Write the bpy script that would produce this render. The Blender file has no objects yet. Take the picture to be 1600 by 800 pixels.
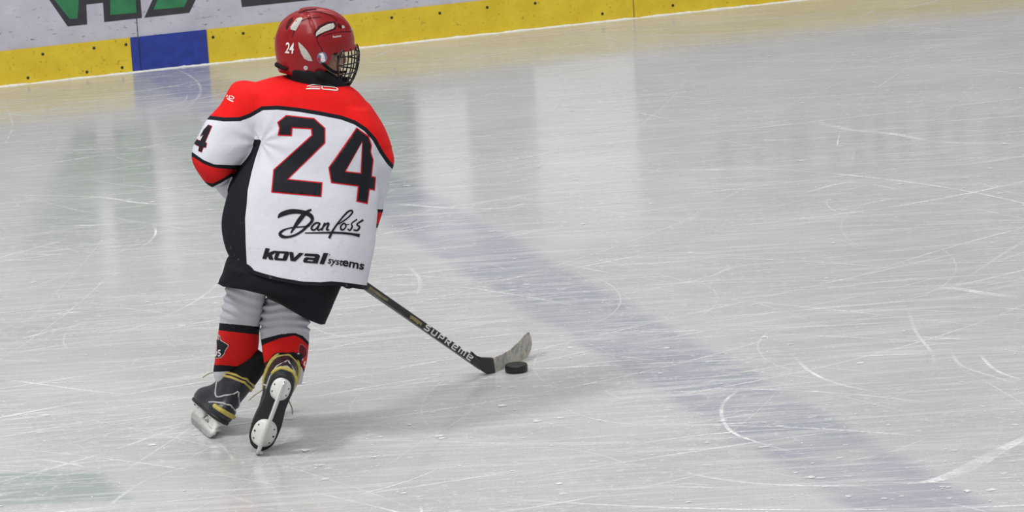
import bpy, bmesh, math, random
import numpy as np
from mathutils import Vector, Matrix, noise
from mathutils.bvhtree import BVHTree
from mathutils.geometry import delaunay_2d_cdt

random.seed(7)
sc = bpy.context.scene
COL = sc.collection

# ------------------------------------------------------------------ camera
FPX, PITCH, ROLL, CAMZ = 6220.0, math.radians(11.9), math.radians(3.5), 3.12
cam_d = bpy.data.cameras.new('camera')
cam_d.sensor_width = 36.0
cam_d.lens = 36.0 * FPX / 1600.0
cam_d.clip_end = 300
cam = bpy.data.objects.new('camera', cam_d)
COL.objects.link(cam)
cam.matrix_world = (Matrix.Translation((0, 0, CAMZ)) @ Matrix.Rotation(math.pi/2 - PITCH, 4, 'X')
                    @ Matrix.Rotation(-ROLL, 4, 'Z'))
sc.camera = cam

# ------------------------------------------------------------------ world, lights, exposure
w = bpy.data.worlds.new('hall_light'); sc.world = w
w.use_nodes = True
bg = w.node_tree.nodes['Background']
bg.inputs[0].default_value = (1.0, 0.99, 0.985, 1)
bg.inputs[1].default_value = 0.42

def area(name, loc, target, size, power, col=(1, 1, 1), sy=None):
    d = bpy.data.lights.new(name, 'AREA')
    d.energy = power; d.color = col; d.size = size
    if sy: d.shape = 'RECTANGLE'; d.size_y = sy
    o = bpy.data.objects.new(name, d); COL.objects.link(o)
    o.location = loc
    o.rotation_euler = (Vector(target) - Vector(loc)).to_track_quat('-Z', 'Y').to_euler()
    return o
area('hall_lamp_key', (-5.2, 9.6, 7.5), (-0.7, 12.3, 0.6), 1.3, 380, (1.0, 0.98, 0.95))
area('hall_lamp_row', (0.5, 7.0, 9.5), (0, 13.5, 0), 3.0, 430, (1.0, 1.0, 1.0), 8)
area('hall_lamp_far', (1.5, 16.5, 9.0), (1.0, 16.5, 0), 3.0, 330, (1.0, 1.0, 1.0), 8)

sc.view_settings.view_transform = 'Standard'
sc.view_settings.look = 'None'
sc.view_settings.gamma = 1.0
sc.view_settings.use_curve_mapping = False
sc.view_settings.exposure = 0.0

# ------------------------------------------------------------------ measuring helpers (photo frame 1600x800)
MW = cam.matrix_world.copy(); MI = MW.inverted(); CO = MW.translation.copy()
def ray(px, py):
    return (MW.to_3x3() @ Vector((px - 800, 400 - py, -FPX))).normalized()
def P(px, py, Y):
    r = ray(px, py); return CO + r * (Y / r.y)
def G(px, py, z=0.0):
    r = ray(px, py); return CO + r * ((z - CO.z) / r.z)
def proj(v):
    c = MI @ Vector(v); return 800 + FPX * c.x / -c.z, 400 - FPX * c.y / -c.z
MPP = 12.25 / FPX

# ------------------------------------------------------------------ materials
def new_mat(name):
    m = bpy.data.materials.new(name); m.use_nodes = True
    return m, m.node_tree, m.node_tree.nodes['Principled BSDF']
def setin(nt, sock, v):
    if isinstance(v, bpy.types.NodeSocket): nt.links.new(v, sock)
    else: sock.default_value = v
def N(nt, typ, ins=None, **kw):
    n = nt.nodes.new(typ)
    for k, v in kw.items(): setattr(n, k, v)
    for k, v in (ins or {}).items(): setin(nt, n.inputs[k], v)
    return n
def math_(nt, op, a, b=0.0, c=0.0):
    return N(nt, 'ShaderNodeMath', {0: a, 1: b, 2: c}, operation=op).outputs[0]
def mixc(nt, f, a, b):
    n = N(nt, 'ShaderNodeMix', data_type='RGBA')
    setin(nt, n.inputs[0], f); setin(nt, n.inputs[6], a); setin(nt, n.inputs[7], b)
    return n.outputs[2]
def attr(nt, name):
    return N(nt, 'ShaderNodeAttribute', attribute_name=name).outputs['Fac']
def coords(nt, scale=(1, 1, 1)):
    t = N(nt, 'ShaderNodeTexCoord')
    return N(nt, 'ShaderNodeMapping', {'Vector': t.outputs['Object'], 'Scale': scale}).outputs[0]
def noise_(nt, vec, scale, detail=3.0, rough=0.5, lo=0.0, hi=1.0, olo=0.0, ohi=1.0):
    n = N(nt, 'ShaderNodeTexNoise', {'Vector': vec, 'Scale': scale, 'Detail': detail, 'Roughness': rough})
    return N(nt, 'ShaderNodeMapRange', {0: n.outputs[0], 1: lo, 2: hi, 3: olo, 4: ohi}).outputs[0]
def plain(name, col, rough=0.5, var=0.12, nscale=60.0, bump=0.0, metal=0.0, coat=0.0):
    m, nt, b = new_mat(name)
    v = coords(nt)
    f = noise_(nt, v, nscale, lo=.3, hi=.7)
    c = mixc(nt, f, (*[x*(1-var) for x in col], 1), (*[min(1, x*(1+var)) for x in col], 1))
    setin(nt, b.inputs['Base Color'], c)
    b.inputs['Roughness'].default_value = rough
    b.inputs['Metallic'].default_value = metal
    b.inputs['Coat Weight'].default_value = coat
    if rough > .55: b.inputs['Specular IOR Level'].default_value = .15
    b.inputs['Coat Roughness'].default_value = 0.08
    if bump:
        bn = N(nt, 'ShaderNodeBump', {'Height': f, 'Strength': bump, 'Distance': .002})
        setin(nt, b.inputs['Normal'], bn.outputs[0])
    return m

RED = (0.76, 0.011, 0.011, 1); BLACK = (0.012, 0.013, 0.018, 1); WHITE = (0.67, 0.675, 0.75, 1)
M_black_cloth = plain('black_cloth', (0.012, 0.013, 0.017), 0.85, .3, 300, .3)
M_black_print = plain('black_print', (0.013, 0.014, 0.019), 0.6, .15, 90)
M_red_print = plain('red_print', (0.62, 0.012, 0.02), 0.6, .08, 90)
M_white_print = plain('white_print', (0.80, 0.78, 0.78), 0.6, .05, 90)
M_grey_print = plain('grey_print', (0.42, 0.16, 0.17), 0.6, .2, 90)
M_skin = plain('skin', (0.58, 0.33, 0.23), 0.55, .08, 30)
M_helmet = plain('red_helmet_shell', (0.27, 0.003, 0.007), 0.36, .1, 14, 0, 0, .3)
M_helmet.node_tree.nodes['Principled BSDF'].inputs['Specular IOR Level'].default_value = .3
M_liner = plain('black_foam', (0.012, 0.012, 0.014), 0.9)
M_vent = plain('grey_vent_pad', (0.50, 0.49, 0.44), 0.4, .15, 120)
M_darkvent = plain('dark_vent', (0.05, 0.006, 0.010), 0.6)
M_wire = plain('black_wire', (0.015, 0.015, 0.017), 0.35, .1, 50)
M_boot = plain('black_boot', (0.016, 0.018, 0.026), 0.38, .4, 60, .1)
M_guard = plain('black_guard', (0.010, 0.012, 0.014), 0.55, .3, 60)
M_holder = plain('white_holder', (0.74, 0.74, 0.72), 0.35, .08, 60)
M_steel = plain('steel_runner', (0.62, 0.63, 0.66), 0.22, .06, 80, 0, .9)
M_yellow = plain('dull_yellow', (0.48, 0.40, 0.09), 0.5, .15, 80)
M_gold = plain('gold_print', (0.22, 0.19, 0.10), 0.5, .25, 60)
M_silver = plain('silver_trim', (0.50, 0.52, 0.55), 0.4, .15, 80)
M_shaft = plain('black_shaft', (0.020, 0.021, 0.022), 0.35, .3, 40)
M_puck = plain('black_rubber', (0.010, 0.010, 0.011), 0.42, .3, 90, .2)
M_lace = plain('lace', (0.45, 0.40, 0.27), 0.8)
M_under = plain('white_ankle_pad', (0.70, 0.70, 0.73), 0.8, .1, 60, .2)
M_eye = plain('eye', (0.7, 0.68, 0.66), 0.25, .02)
M_iris = plain('iris', (0.03, 0.02, 0.015), 0.2, .02)
M_screw = plain('screw_head', (0.03, 0.03, 0.025), 0.5)

def cloth_finish(nt, b, col, bump=.25):
    v = coords(nt)
    n1 = noise_(nt, v, 7.0, 4, .6, .3, .75, .93, 1.04)
    n2 = noise_(nt, v, 420.0, 1, .5, .3, .7, .95, 1.05)
    f = math_(nt, 'MULTIPLY', n1, n2)
    hs = N(nt, 'ShaderNodeHueSaturation', {'Value': f, 'Color': col})
    setin(nt, b.inputs['Base Color'], hs.outputs[0])
    b.inputs['Roughness'].default_value = 0.8
    b.inputs['Specular IOR Level'].default_value = .15
    big = noise_(nt, v, 22.0, 3, .55)
    bn = N(nt, 'ShaderNodeBump', {'Height': big, 'Strength': bump, 'Distance': .012})
    setin(nt, b.inputs['Normal'], bn.outputs[0])

def gt(nt, a, t): return math_(nt, 'GREATER_THAN', a, t)
def jersey_material():
    m, nt, b = new_mat('jersey_cloth')
    yoke, panel, hem, arm, ca, cb, cc, cd = [attr(nt, k) for k in ('yoke', 'panel', 'hem', 'arm', 'cuffa', 'cuffb', 'cuffc', 'cuffd')]
    torso = math_(nt, 'LESS_THAN', arm, 0.0)
    c = mixc(nt, math_(nt, 'MULTIPLY', gt(nt, panel, 0.0), torso), WHITE, BLACK)
    c = mixc(nt, math_(nt, 'MULTIPLY', gt(nt, hem, 0.0), torso), c, BLACK)
    is_arm = math_(nt, 'SUBTRACT', 1.0, torso)
    ck = mixc(nt, gt(nt, cb, 0.0), BLACK, (0.60, 0.014, 0.016, 1))
    ck = mixc(nt, gt(nt, cc, 0.0), ck, BLACK)
    ck = mixc(nt, gt(nt, cd, 0.0), ck, WHITE)
    c = mixc(nt, math_(nt, 'MULTIPLY', gt(nt, ca, 0.0), is_arm), c, ck)
    c = mixc(nt, gt(nt, yoke, -3.3), c, BLACK)
    c = mixc(nt, gt(nt, yoke, 3.0), c, RED)
    # stains low on the white back
    v = coords(nt)
    st = noise_(nt, v, 38.0, 5, .7, .60, .74, 0, .45)
    st = math_(nt, 'MULTIPLY', st, attr(nt, 'dirt'))
    c = mixc(nt, st, c, (0.30, 0.30, 0.40, 1))
    cloth_finish(nt, b, c, .22)
    return m
M_jersey = jersey_material()
def sock_material():
    m, nt, b = new_mat('sock_knit')
    t = attr(nt, 'band')
    c = mixc(nt, gt(nt, t, 1.0), (0.55, 0.55, 0.60, 1), BLACK)
    c = mixc(nt, gt(nt, t, 2.0), c, (0.72, 0.016, 0.014, 1))
    c = mixc(nt, gt(nt, t, 3.0), c, BLACK)
    c = mixc(nt, gt(nt, t, 4.0), c, (0.62, 0.62, 0.66, 1))
    cloth_finish(nt, b, c, .45)
    return m
M_sock = sock_material()

# ------------------------------------------------------------------ mesh helpers
def link(name, me, mats=None, parent=None, smooth=True):
    o = bpy.data.objects.new(name, me); COL.objects.link(o)
    if mats is not None:
        for mm in (mats if isinstance(mats, (list, tuple)) else [mats]): me.materials.append(mm)
    if smooth:
        for p in me.polygons: p.use_smooth = True
    if parent is not None:
        o.parent = parent
        o.matrix_parent_inverse = Matrix.Translation(parent_world(parent)).inverted()
    return o
def parent_world(o):
    v = Vector(o.location)
    while o.parent is not None:
        o = o.parent; v = Vector(o.location) if False else v
    return v if o.type == 'EMPTY' or True else v
def from_bm(name, bm, mats=None, parent=None, smooth=True):
    bmesh.ops.recalc_face_normals(bm, faces=bm.faces)
    me = bpy.data.meshes.new(name); bm.to_mesh(me); bm.free()
    return link(name, me, mats, parent, smooth)
def empty(name, loc, label=None, cat=None, group=None, kind=None):
    o = bpy.data.objects.new(name, None); COL.objects.link(o)
    o.location = loc; o.empty_display_size = .05
    tag(o, label, cat, group, kind); return o
def tag(o, label=None, cat=None, group=None, kind=None):
    for k, v in (('label', label), ('category', cat), ('group', group), ('kind', kind)):
        if v: o[k] = v
    return o

def add_loft(bm, rings, cap=True):
    """rings: equal-length lists of points"""
    vs = [[bm.verts.new(p) for p in r] for r in rings]
    n = len(vs[0])
    for a, b in zip(vs[:-1], vs[1:]):
        for i in range(n):
            bm.faces.new((a[i], a[(i+1) % n], b[(i+1) % n], b[i]))
    if cap:
        bm.faces.new(vs[0][::-1]); bm.faces.new(vs[-1])
    return vs
def catmull(pts, k=8):
    pts = [np.array(p, float) for p in pts]
    out = []
    for i in range(len(pts)-1):
        p0 = pts[max(i-1, 0)]; p1 = pts[i]; p2 = pts[i+1]; p3 = pts[min(i+2, len(pts)-1)]
        for j in range(k):
            t = j/k
            out.append(0.5*((2*p1)+(-p0+p2)*t+(2*p0-5*p1+4*p2-p3)*t*t+(-p0+3*p1-3*p2+p3)*t**3))
    out.append(pts[-1]); return out
def add_tube(bm, pts, radii, n=12, round_ends=True, k=5, flat=None):
    """tube through 3-D points; spherical ends"""
    dat = catmull([(*p, r) for p, r in zip(pts, radii)], k) if len(pts) > 2 else [np.array((*p, r), float) for p, r in zip(pts, radii)]
    C = [Vector(d[:3]) for d in dat]; R = [float(d[3]) for d in dat]
    T = [(C[min(i+1, len(C)-1)] - C[max(i-1, 0)]).normalized() for i in range(len(C))]
    u = T[0].orthogonal().normalized() if flat is None else (Vector(flat) - T[0]*Vector(flat).dot(T[0])).normalized()
    rings = []
    def ring(c, t, u, r):
        v = t.cross(u)
        return [c + (u*math.cos(a) + v*math.sin(a))*r for a in [2*math.pi*j/n for j in range(n)]]
    us = []
    for t in T:
        u = (u - t*u.dot(t)).normalized(); us.append(u)
    if round_ends:
        for a in (80, 60, 35): rings.append(ring(C[0]-T[0]*R[0]*math.sin(math.radians(a)), T[0], us[0], R[0]*math.cos(math.radians(a))))
    for c, t, u, r in zip(C, T, us, R): rings.append(ring(c, t, u, r))
    if round_ends:
        for a in (35, 60, 80): rings.append(ring(C[-1]+T[-1]*R[-1]*math.sin(math.radians(a)), T[-1], us[-1], R[-1]*math.cos(math.radians(a))))
    add_loft(bm, rings)
def add_ellipsoid(bm, c, axes, radii, nu=24, nv=14):
    rings = []
    for i in range(1, nv):
        ph = -math.pi/2 + math.pi*i/nv
        rings.append([Vector(c) + axes[0]*(radii[0]*math.cos(ph)*math.cos(a)) + axes[1]*(radii[1]*math.cos(ph)*math.sin(a)) + axes[2]*(radii[2]*math.sin(ph))
                      for a in [2*math.pi*j/nu for j in range(nu)]])
    add_loft(bm, rings)
def add_box(bm, lo, hi, M=None):
    vs = []
    for z in (lo[2], hi[2]):
        for x, y in ((lo[0], lo[1]), (hi[0], lo[1]), (hi[0], hi[1]), (lo[0], hi[1])):
            p = Vector((x, y, z)); vs.append(bm.verts.new(M @ p if M else p))
    for f in ((3, 2, 1, 0), (4, 5, 6, 7), (0, 1, 5, 4), (1, 2, 6, 5), (2, 3, 7, 6), (3, 0, 4, 7)):
        bm.faces.new([vs[i] for i in f])
def evaluated_mesh(o):
    dg = bpy.context.evaluated_depsgraph_get(); dg.update()
    return bpy.data.meshes.new_from_object(o.evaluated_get(dg), depsgraph=dg)
def voxel(bm, size, smooth=6, fac=.6):
    """union of overlapping closed shells into one continuous skin"""
    bmesh.ops.recalc_face_normals(bm, faces=bm.faces)
    me = bpy.data.meshes.new('tmp'); bm.to_mesh(me); bm.free()
    o = bpy.data.objects.new('tmp', me); COL.objects.link(o)
    md = o.modifiers.new('r', 'REMESH'); md.mode = 'VOXEL'; md.voxel_size = size; md.use_smooth_shade = True
    sm = o.modifiers.new('s', 'SMOOTH'); sm.factor = fac; sm.iterations = smooth
    out = evaluated_mesh(o)
    bpy.data.objects.remove(o); bpy.data.meshes.remove(me)
    return out
def bvh_of_mesh(me):
    return BVHTree.FromPolygons([v.co.copy() for v in me.vertices], [tuple(p.vertices) for p in me.polygons])
def bvh_of_bm(bm):
    return BVHTree.FromBMesh(bm)

def pring(cx, cy, Y, hw, hd, ang=0.0, n=40, ex=2.4, sag=True):
    """cross-section: half width hw (photo px) along image angle ang, half depth hd (m) along world Y"""
    out = []
    ca, sa = math.cos(math.radians(ang)), math.sin(math.radians(ang))
    for j in range(n):
        t = 2*math.pi*j/n
        c, s = math.cos(t), math.sin(t)
        c = math.copysign(abs(c)**(2/ex), c); s = math.copysign(abs(s)**(2/ex), s)
        b = P(cx + hw*c*ca, cy + hw*c*sa, Y)
        out.append(b + Vector((0, hd*s, 0)))
    return out
def lring(xl, yl, xr, yr, Y, hd, **k):
    return pring((xl+xr)/2, (yl+yr)/2, Y, math.hypot(xr-xl, yr-yl)/2, hd, math.degrees(math.atan2(yr-yl, xr-xl)), **k)
def dense(rows, k=3):
    return [list(map(float, r)) for r in catmull(rows, k)]

# ---- flat prints laid on a surface
def inside(p, poly):
    x, y = p; c = False; n = len(poly)
    for i in range(n):
        x1, y1 = poly[i]; x2, y2 = poly[(i+1) % n]
        if (y1 > y) != (y2 > y) and x < (x2-x1)*(y-y1)/(y2-y1)+x1: c = not c
    return c
def fill_poly(outer, holes=(), step=5.0):
    pts, edges = [], []
    for poly in (outer, *holes):
        s = len(pts); q = []
        for i in range(len(poly)):
            a, b = poly[i], poly[(i+1) % len(poly)]
            m = max(1, int(math.dist(a, b)/step))
            q += [(a[0]+(b[0]-a[0])*t/m, a[1]+(b[1]-a[1])*t/m) for t in range(m)]
        pts += q; edges += [(s+i, s+(i+1) % len(q)) for i in range(len(q))]
    xs = [p[0] for p in outer]; ys = [p[1] for p in outer]
    y = min(ys)+step/2
    while y < max(ys):
        x = min(xs)+step/2
        while x < max(xs):
            if inside((x, y), outer) and not any(inside((x, y), h) for h in holes): pts.append((x, y))
            x += step
        y += step
    r = delaunay_2d_cdt([Vector(p) for p in pts], edges, [], 0, 1e-4)
    V, F = r[0], r[2]
    tris = []
    for f in F:
        c = sum((V[i] for i in f), Vector((0, 0)))/len(f)
        if inside(c, outer) and not any(inside(c, h) for h in holes): tris.append(tuple(f))
    return [tuple(v) for v in V], tris
def ribbon(pts, k=6, cs=1.0, across=2):
    """pts: (x, y, width) -> verts, faces in 2-D"""
    d = catmull(pts, k) if len(pts) > 2 else [np.array(p, float) for p in pts]
    V, F = [], []
    for i, q in enumerate(d):
        a, b = d[max(i-1, 0)], d[min(i+1, len(d)-1)]
        t = np.array([b[0]-a[0], b[1]-a[1]]); t = t/(np.hypot(*t)+1e-9); nrm = np.array([-t[1], t[0]])
        for j in range(across+1):
            s = (j/across-.5)*q[2]*cs
            V.append((q[0]+nrm[0]*s, q[1]+nrm[1]*s))
    m = across+1
    for i in range(len(d)-1):
        for j in range(across): F.append((i*m+j, i*m+j+1, (i+1)*m+j+1, (i+1)*m+j))
    return V, F
def offset_poly(poly, d):
    n = len(poly)
    A = sum(poly[i][0]*poly[(i+1) % n][1]-poly[(i+1) % n][0]*poly[i][1] for i in range(n))
    sg = 1 if A > 0 else -1
    out = []
    for i in range(n):
        p0 = Vector(poly[i-1]); p1 = Vector(poly[i]); p2 = Vector(poly[(i+1) % n])
        n1 = Vector(((p1-p0).y, -(p1-p0).x)).normalized()*sg; n2 = Vector(((p2-p1).y, -(p2-p1).x)).normalized()*sg
        b = (n1+n2); L = max(b.length, .5); b = b/L
        out.append(tuple(p1 + b*(d/max(b.dot(n1), .5))))
    return out
def drape(name, shapes, bvh, mat, parent, off=.0015):
    """shapes: list of (verts2d, faces) in photo coordinates, laid on the surface they are printed on"""
    bm = bmesh.new()
    for V, F in shapes:
        vv = []
        for x, y in V:
            r = ray(x, y); hit = bvh.ray_cast(CO, r, 40)
            if hit[0] is None: vv.append(None)
            else:
                nrm = hit[1] if hit[1].dot(r) < 0 else -hit[1]
                vv.append(bm.verts.new(hit[0] + (nrm*.7 - r*.3).normalized()*off))
        for f in F:
            q = [vv[i] for i in f]
            if None in q: continue
            ps = [v.co for v in q]
            if max((ps[i]-ps[i-1]).length for i in range(len(ps))) > .06: continue
            try: bm.faces.new(q)
            except ValueError: pass
    for v in [v for v in bm.verts if not v.link_faces]: bm.verts.remove(v)
    me = bpy.data.meshes.new(name); bm.to_mesh(me); bm.free()
    return link(name, me, mat, parent)
def text_shape(txt, size, origin, ang, shear=0.0, bold=0.0, xs=1.0, space=1.0):
    c = bpy.data.curves.new('t', 'FONT'); c.body = txt; c.size = size; c.shear = shear; c.offset = bold; c.space_character = space
    c.resolution_u = 3
    o = bpy.data.objects.new('t', c); COL.objects.link(o)
    me = evaluated_mesh(o)
    a = math.radians(ang); V = []
    for v in me.vertices:
        x, y = v.co.x*xs, v.co.y
        V.append((origin[0] + x*math.cos(a) + y*math.sin(a), origin[1] + x*math.sin(a) - y*math.cos(a)))
    F = [tuple(p.vertices) for p in me.polygons]
    bpy.data.objects.remove(o); bpy.data.curves.remove(c); bpy.data.meshes.remove(me)
    return V, F
def crop(pts, s, ox, oy):
    return [(p[0]/s+ox, p[1]/s+oy, *[q/s for q in p[2:]]) for p in pts]

# ================================================================== SETTING
# ---- rink geometry: straight boards seen obliquely
B0, B1 = G(0, 135), G(1250, 0)
BU = (B1-B0).normalized(); BN = Vector((BU.y, -BU.x, 0))      # BN faces the camera
if BN.y > 0: BN = -BN
def board_sh(px, py):
    r = ray(px, py); t = (B0-CO).dot(BN)/r.dot(BN); p = CO+r*t
    return (p-B0).dot(BU), p.z
def board_s(px): # along-board position of the foot of the boards at photo column px
    lo, hi = -40., 60.
    for _ in range(60):
        m = (lo+hi)/2
        if proj(B0+BU*m)[0] < px: lo = m
        else: hi = m
    return lo
BM = Matrix((( BU.x, BN.x, 0, B0.x), (BU.y, BN.y, 0, B0.y), (0, 0, 1, 0), (0, 0, 0, 1)))  # local: x along, y toward camera, z up

# ---- ice sheet with painted lines
def ice_material():
    m, nt, b = new_mat('rink_ice')
    g = N(nt, 'ShaderNodeNewGeometry').outputs['Position']
    sx = N(nt, 'ShaderNodeSeparateXYZ', {0: g})
    x, y = sx.outputs[0], sx.outputs[1]
    def lin(a, bb, c): return math_(nt, 'ADD', math_(nt, 'MULTIPLY_ADD', x, a, math_(nt, 'MULTIPLY', y, bb)), c)
    def M3(v, s): return N(nt, 'ShaderNodeMapping', {'Vector': v, 'Scale': s}).outputs[0]
    wob = noise_(nt, g, 5.0, 4, .6, 0, 1, -.05, .05)
    wob2 = noise_(nt, g, 60.0, 2, .6, 0, 1, -.03, .03)
    wobt = math_(nt, 'ADD', wob, wob2)
    # wide soft mottling: cloudy ice
    cl = noise_(nt, M3(g, (.8, .8, 1)), 1.3, 5, .6, .3, .7)
    base = mixc(nt, cl, (0.50, 0.505, 0.49, 1), (0.68, 0.67, 0.67, 1))
    tint = noise_(nt, g, 2.2, 3, .5, .4, .6)
    base = mixc(nt, math_(nt, 'MULTIPLY', tint, .35), base, (0.44, 0.47, 0.44, 1))
    gr = noise_(nt, g, 55.0, 3, .8, .35, .65)
    base = mixc(nt, math_(nt, 'MULTIPLY', gr, .4), base, (0.66, 0.65, 0.66, 1))
    fg = noise_(nt, g, 150.0, 4, .9, .38, .62)
    base = mixc(nt, math_(nt, 'MULTIPLY', fg, .55), base, (0.30, 0.31, 0.32, 1))
    # blue line, from the blue kick plate across the ice
    a0 = (G(205, 113)+G(325, 101))/2
    ctr = a0
    far = G(1325, 727)
    d = (far-ctr); d.z = 0; d.normalize(); nrm = Vector((d.y, -d.x, 0))
    dist = math_(nt, 'ABSOLUTE', math_(nt, 'ADD', lin(nrm.x, nrm.y, -nrm.dot(ctr)), wobt))
    ln = N(nt, 'ShaderNodeMapRange', {0: dist, 1: .14, 2: .21, 3: .60, 4: 0.0}).outputs[0]
    ln = math_(nt, 'MULTIPLY', ln, noise_(nt, M3(g, (1.0, 2.2, 1)), 1.7, 4, .6, .32, .52, .35, 1))
    base = mixc(nt, ln, base, (0.27, 0.28, 0.39, 1))
    # teal painted marking near the left foot of the frame
    q = [G(-260, 738), G(158, 735), G(216, 783), G(-260, 806)]
    ms = None
    for i in range(4):
        p0, p1 = q[i], q[(i+1) % 4]; e = (p1-p0); e.z = 0; e.normalize(); nn = Vector((e.y, -e.x, 0))
        cen = sum(q, Vector())/4
        if nn.dot(cen-p0) < 0: nn = -nn
        s = math_(nt, 'ADD', lin(nn.x, nn.y, -nn.dot(p0)), math_(nt, 'MULTIPLY', wobt, .7))
        s = N(nt, 'ShaderNodeMapRange', {0: s, 1: -.01, 2: .05}).outputs[0]
        ms = s if ms is None else math_(nt, 'MINIMUM', ms, s)
    base = mixc(nt, math_(nt, 'MULTIPLY', ms, .6), base, (0.25, 0.32, 0.33, 1))
    # fine old cuts and rime
    for k, (rot, sc_, th) in enumerate(((.12, (1.0, 16, 1), .60), (-.2, (1.2, 22, 1), .61), (.5, (1.6, 26, 1), .63))):
        mp = N(nt, 'ShaderNodeMapping', {'Vector': g, 'Rotation': (0, 0, rot), 'Scale': sc_}).outputs[0]
        cut = noise_(nt, mp, 1.6+k*.5, 6, .68, th-.08, th+.06, 0, .6)
        base = mixc(nt, cut, base, (0.70, 0.70, 0.71, 1))
    snow = noise_(nt, g, 26.0, 6, .75, .54, .68, 0, .75)
    sm = noise_(nt, g, 1.1, 3, .6, .38, .58)
    base = mixc(nt, math_(nt, 'MULTIPLY', snow, sm), base, (0.78, 0.77, 0.78, 1))
    setin(nt, b.inputs['Base Color'], base)
    b.inputs['IOR'].default_value = 1.42
    rg = noise_(nt, M3(g, (.6, 1.5, 1)), 2.5, 5, .6, .3, .7, .09, .19)
    setin(nt, b.inputs['Roughness'], rg)
    bp = noise_(nt, g, 90.0, 4, .6)
    bn = N(nt, 'ShaderNodeBump', {'Height': bp, 'Strength': .08, 'Distance': .001})
    setin(nt, b.inputs['Normal'], bn.outputs[0])
    return m
def snow_material():
    m, nt, b = new_mat('scraped_snow')
    g = N(nt, 'ShaderNodeNewGeometry').outputs['Position']
    b.inputs['Base Color'].default_value = (0.80, 0.80, 0.81, 1)
    b.inputs['Roughness'].default_value = .9
    n1 = noise_(nt, g, 60.0, 3, .7, .28, .52, .1, 1)
    n2 = noise_(nt, g, 4.0, 3, .6, .35, .6, .15, 1)
    e = attr(nt, 'fade')
    a = math_(nt, 'MULTIPLY', math_(nt, 'MULTIPLY', n1, n2), e)
    setin(nt, b.inputs['Alpha'], a)
    return m
M_ice, M_snow = ice_material(), snow_material()

bm = bmesh.new()
fade = bm.verts.layers.float.new('fade')
NX, NY = 24, 20
# the ice stops at the boards
grid = []
for j in range(NY+1):
    row = []
    for i in range(NX+1):
        s = -22 + 44*i/NX; t = 19.5*(j/NY)
        row.append(bm.verts.new(BM @ Vector((s, t, 0))))
    grid.append(row)
for j in range(NY):
    for i in range(NX): bm.faces.new((grid[j][i], grid[j][i+1], grid[j+1][i+1], grid[j+1][i]))
floor_faces = len(bm.faces)
cnt = [0]
def ground_stroke(pts, strength=1.0, k=6):
    """pts (X, Y, width m) on the ice"""
    d = catmull(pts, k) if len(pts) > 2 else [np.array(p, float) for p in pts]
    cnt[0] += 1
    z = .0004 + .0000004*cnt[0]
    prev = None; n = len(d)
    for i, q in enumerate(d):
        a, b2 = d[max(i-1, 0)], d[min(i+1, n-1)]
        t = Vector((b2[0]-a[0], b2[1]-a[1], 0))
        if t.length < 1e-9: continue
        t.normalize(); nr = Vector((-t.y, t.x, 0))*q[2]/2
        c = Vector((q[0], q[1], z))
        f = strength*min(1, 4*min(i, n-1-i)/max(n-1, 1)+.15)
        va, vb = bm.verts.new(c-nr), bm.verts.new(c+nr)
        va[fade] = f; vb[fade] = f
        if prev: 
            fc = bm.faces.new((prev[0], va, vb, prev[1])); fc.material_index = 1
        prev = (va, vb)
def gs(pxs, width, strength=1.0):
    ground_stroke([(*G(x, y)[:2], width*(pw[0] if pw else 1)) for x, y, *pw in pxs], strength)
# the marks one can follow in the photograph
gs([(1395, 756, .5), (1440, 754, 1.6), (1480, 745, 3.6), (1520, 728, 4.4), (1560, 705, 3.2), (1600, 685, 2.4), (1640, 660, 2)], .014, .95)
gs([(1070, 738), (1120, 748), (1200, 757), (1300, 759), (1400, 757)], .016, .9)
gs([(1160, 606), (1135, 625), (1127, 645), (1140, 672), (1180, 690), (1270, 715)], .012, 1)
gs([(1238, 553), (1265, 580), (1310, 600), (1370, 612)], .013, 1)
gs([(1420, 485), (1432, 520), (1455, 550), (1460, 570)], .012, .7)
gs([(1485, 545), (1500, 570), (1540, 585), (1590, 600)], .013, .8)
gs([(1530, 552), (1555, 578), (1600, 595)], .012, .9)
gs([(1466, 450), (1500, 452), (1550, 460), (1600, 465)], .035, 1.1)
gs([(1420, 478), (1390, 480), (1300, 490)], .022, .6)
gs([(950, 465), (1000, 455), (1100, 435), (1160, 415), (1300, 405)], .012, .7)
gs([(1100, 592), (1200, 575), (1350, 552), (1490, 535)], .011, .8)
gs([(1490, 553), (1600, 547)], .011, .7)
gs([(800, 593), (900, 572), (1010, 560)], .011, .8)
gs([(480, 690), (600, 688), (800, 693), (1000, 690)], .010, .7)
gs([(800, 693), (960, 680), (1070, 663), (1200, 645), (1320, 640)], .010, .8)
gs([(0, 592), (60, 600), (150, 612), (230, 618)], .012, .9)
gs([(205, 575), (215, 562), (260, 558), (330, 556)], .010, .7)
gs([(490, 550), (560, 535), (640, 525), (800, 500)], .012, .9)
gs([(580, 445), (700, 447), (800, 460), (900, 478)], .013, .9)
gs([(0, 305), (150, 308), (230, 318), (340, 318)], .02, .9)
gs([(0, 232), (120, 234), (300, 228)], .02, .6)
gs([(613, 216), (720, 216), (790, 208)], .02, .7)
gs([(615, 318), (700, 325), (800, 326)], .02, .9)
gs([(620, 340), (760, 315), (830, 310)], .014, .7)
gs([(0, 395), (100, 398), (200, 390), (330, 392)], .016, .8)
gs([(160, 420), (330, 402)], .012, .6)
gs([(30, 770), (60, 742), (75, 730)], .008, .5)
gs([(165, 797), (190, 775), (240, 745), (330, 720)], .012, .8)
gs([(205, 768), (300, 766), (400, 765)], .010, .6)
gs([(335, 770), (360, 775), (400, 788)], .012, .8)
gs([(520, 780), (650, 760), (820, 735)], .012, .6)
gs([(335, 690), (350, 700), (362, 715), (365, 725)], .01, .8)
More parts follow.
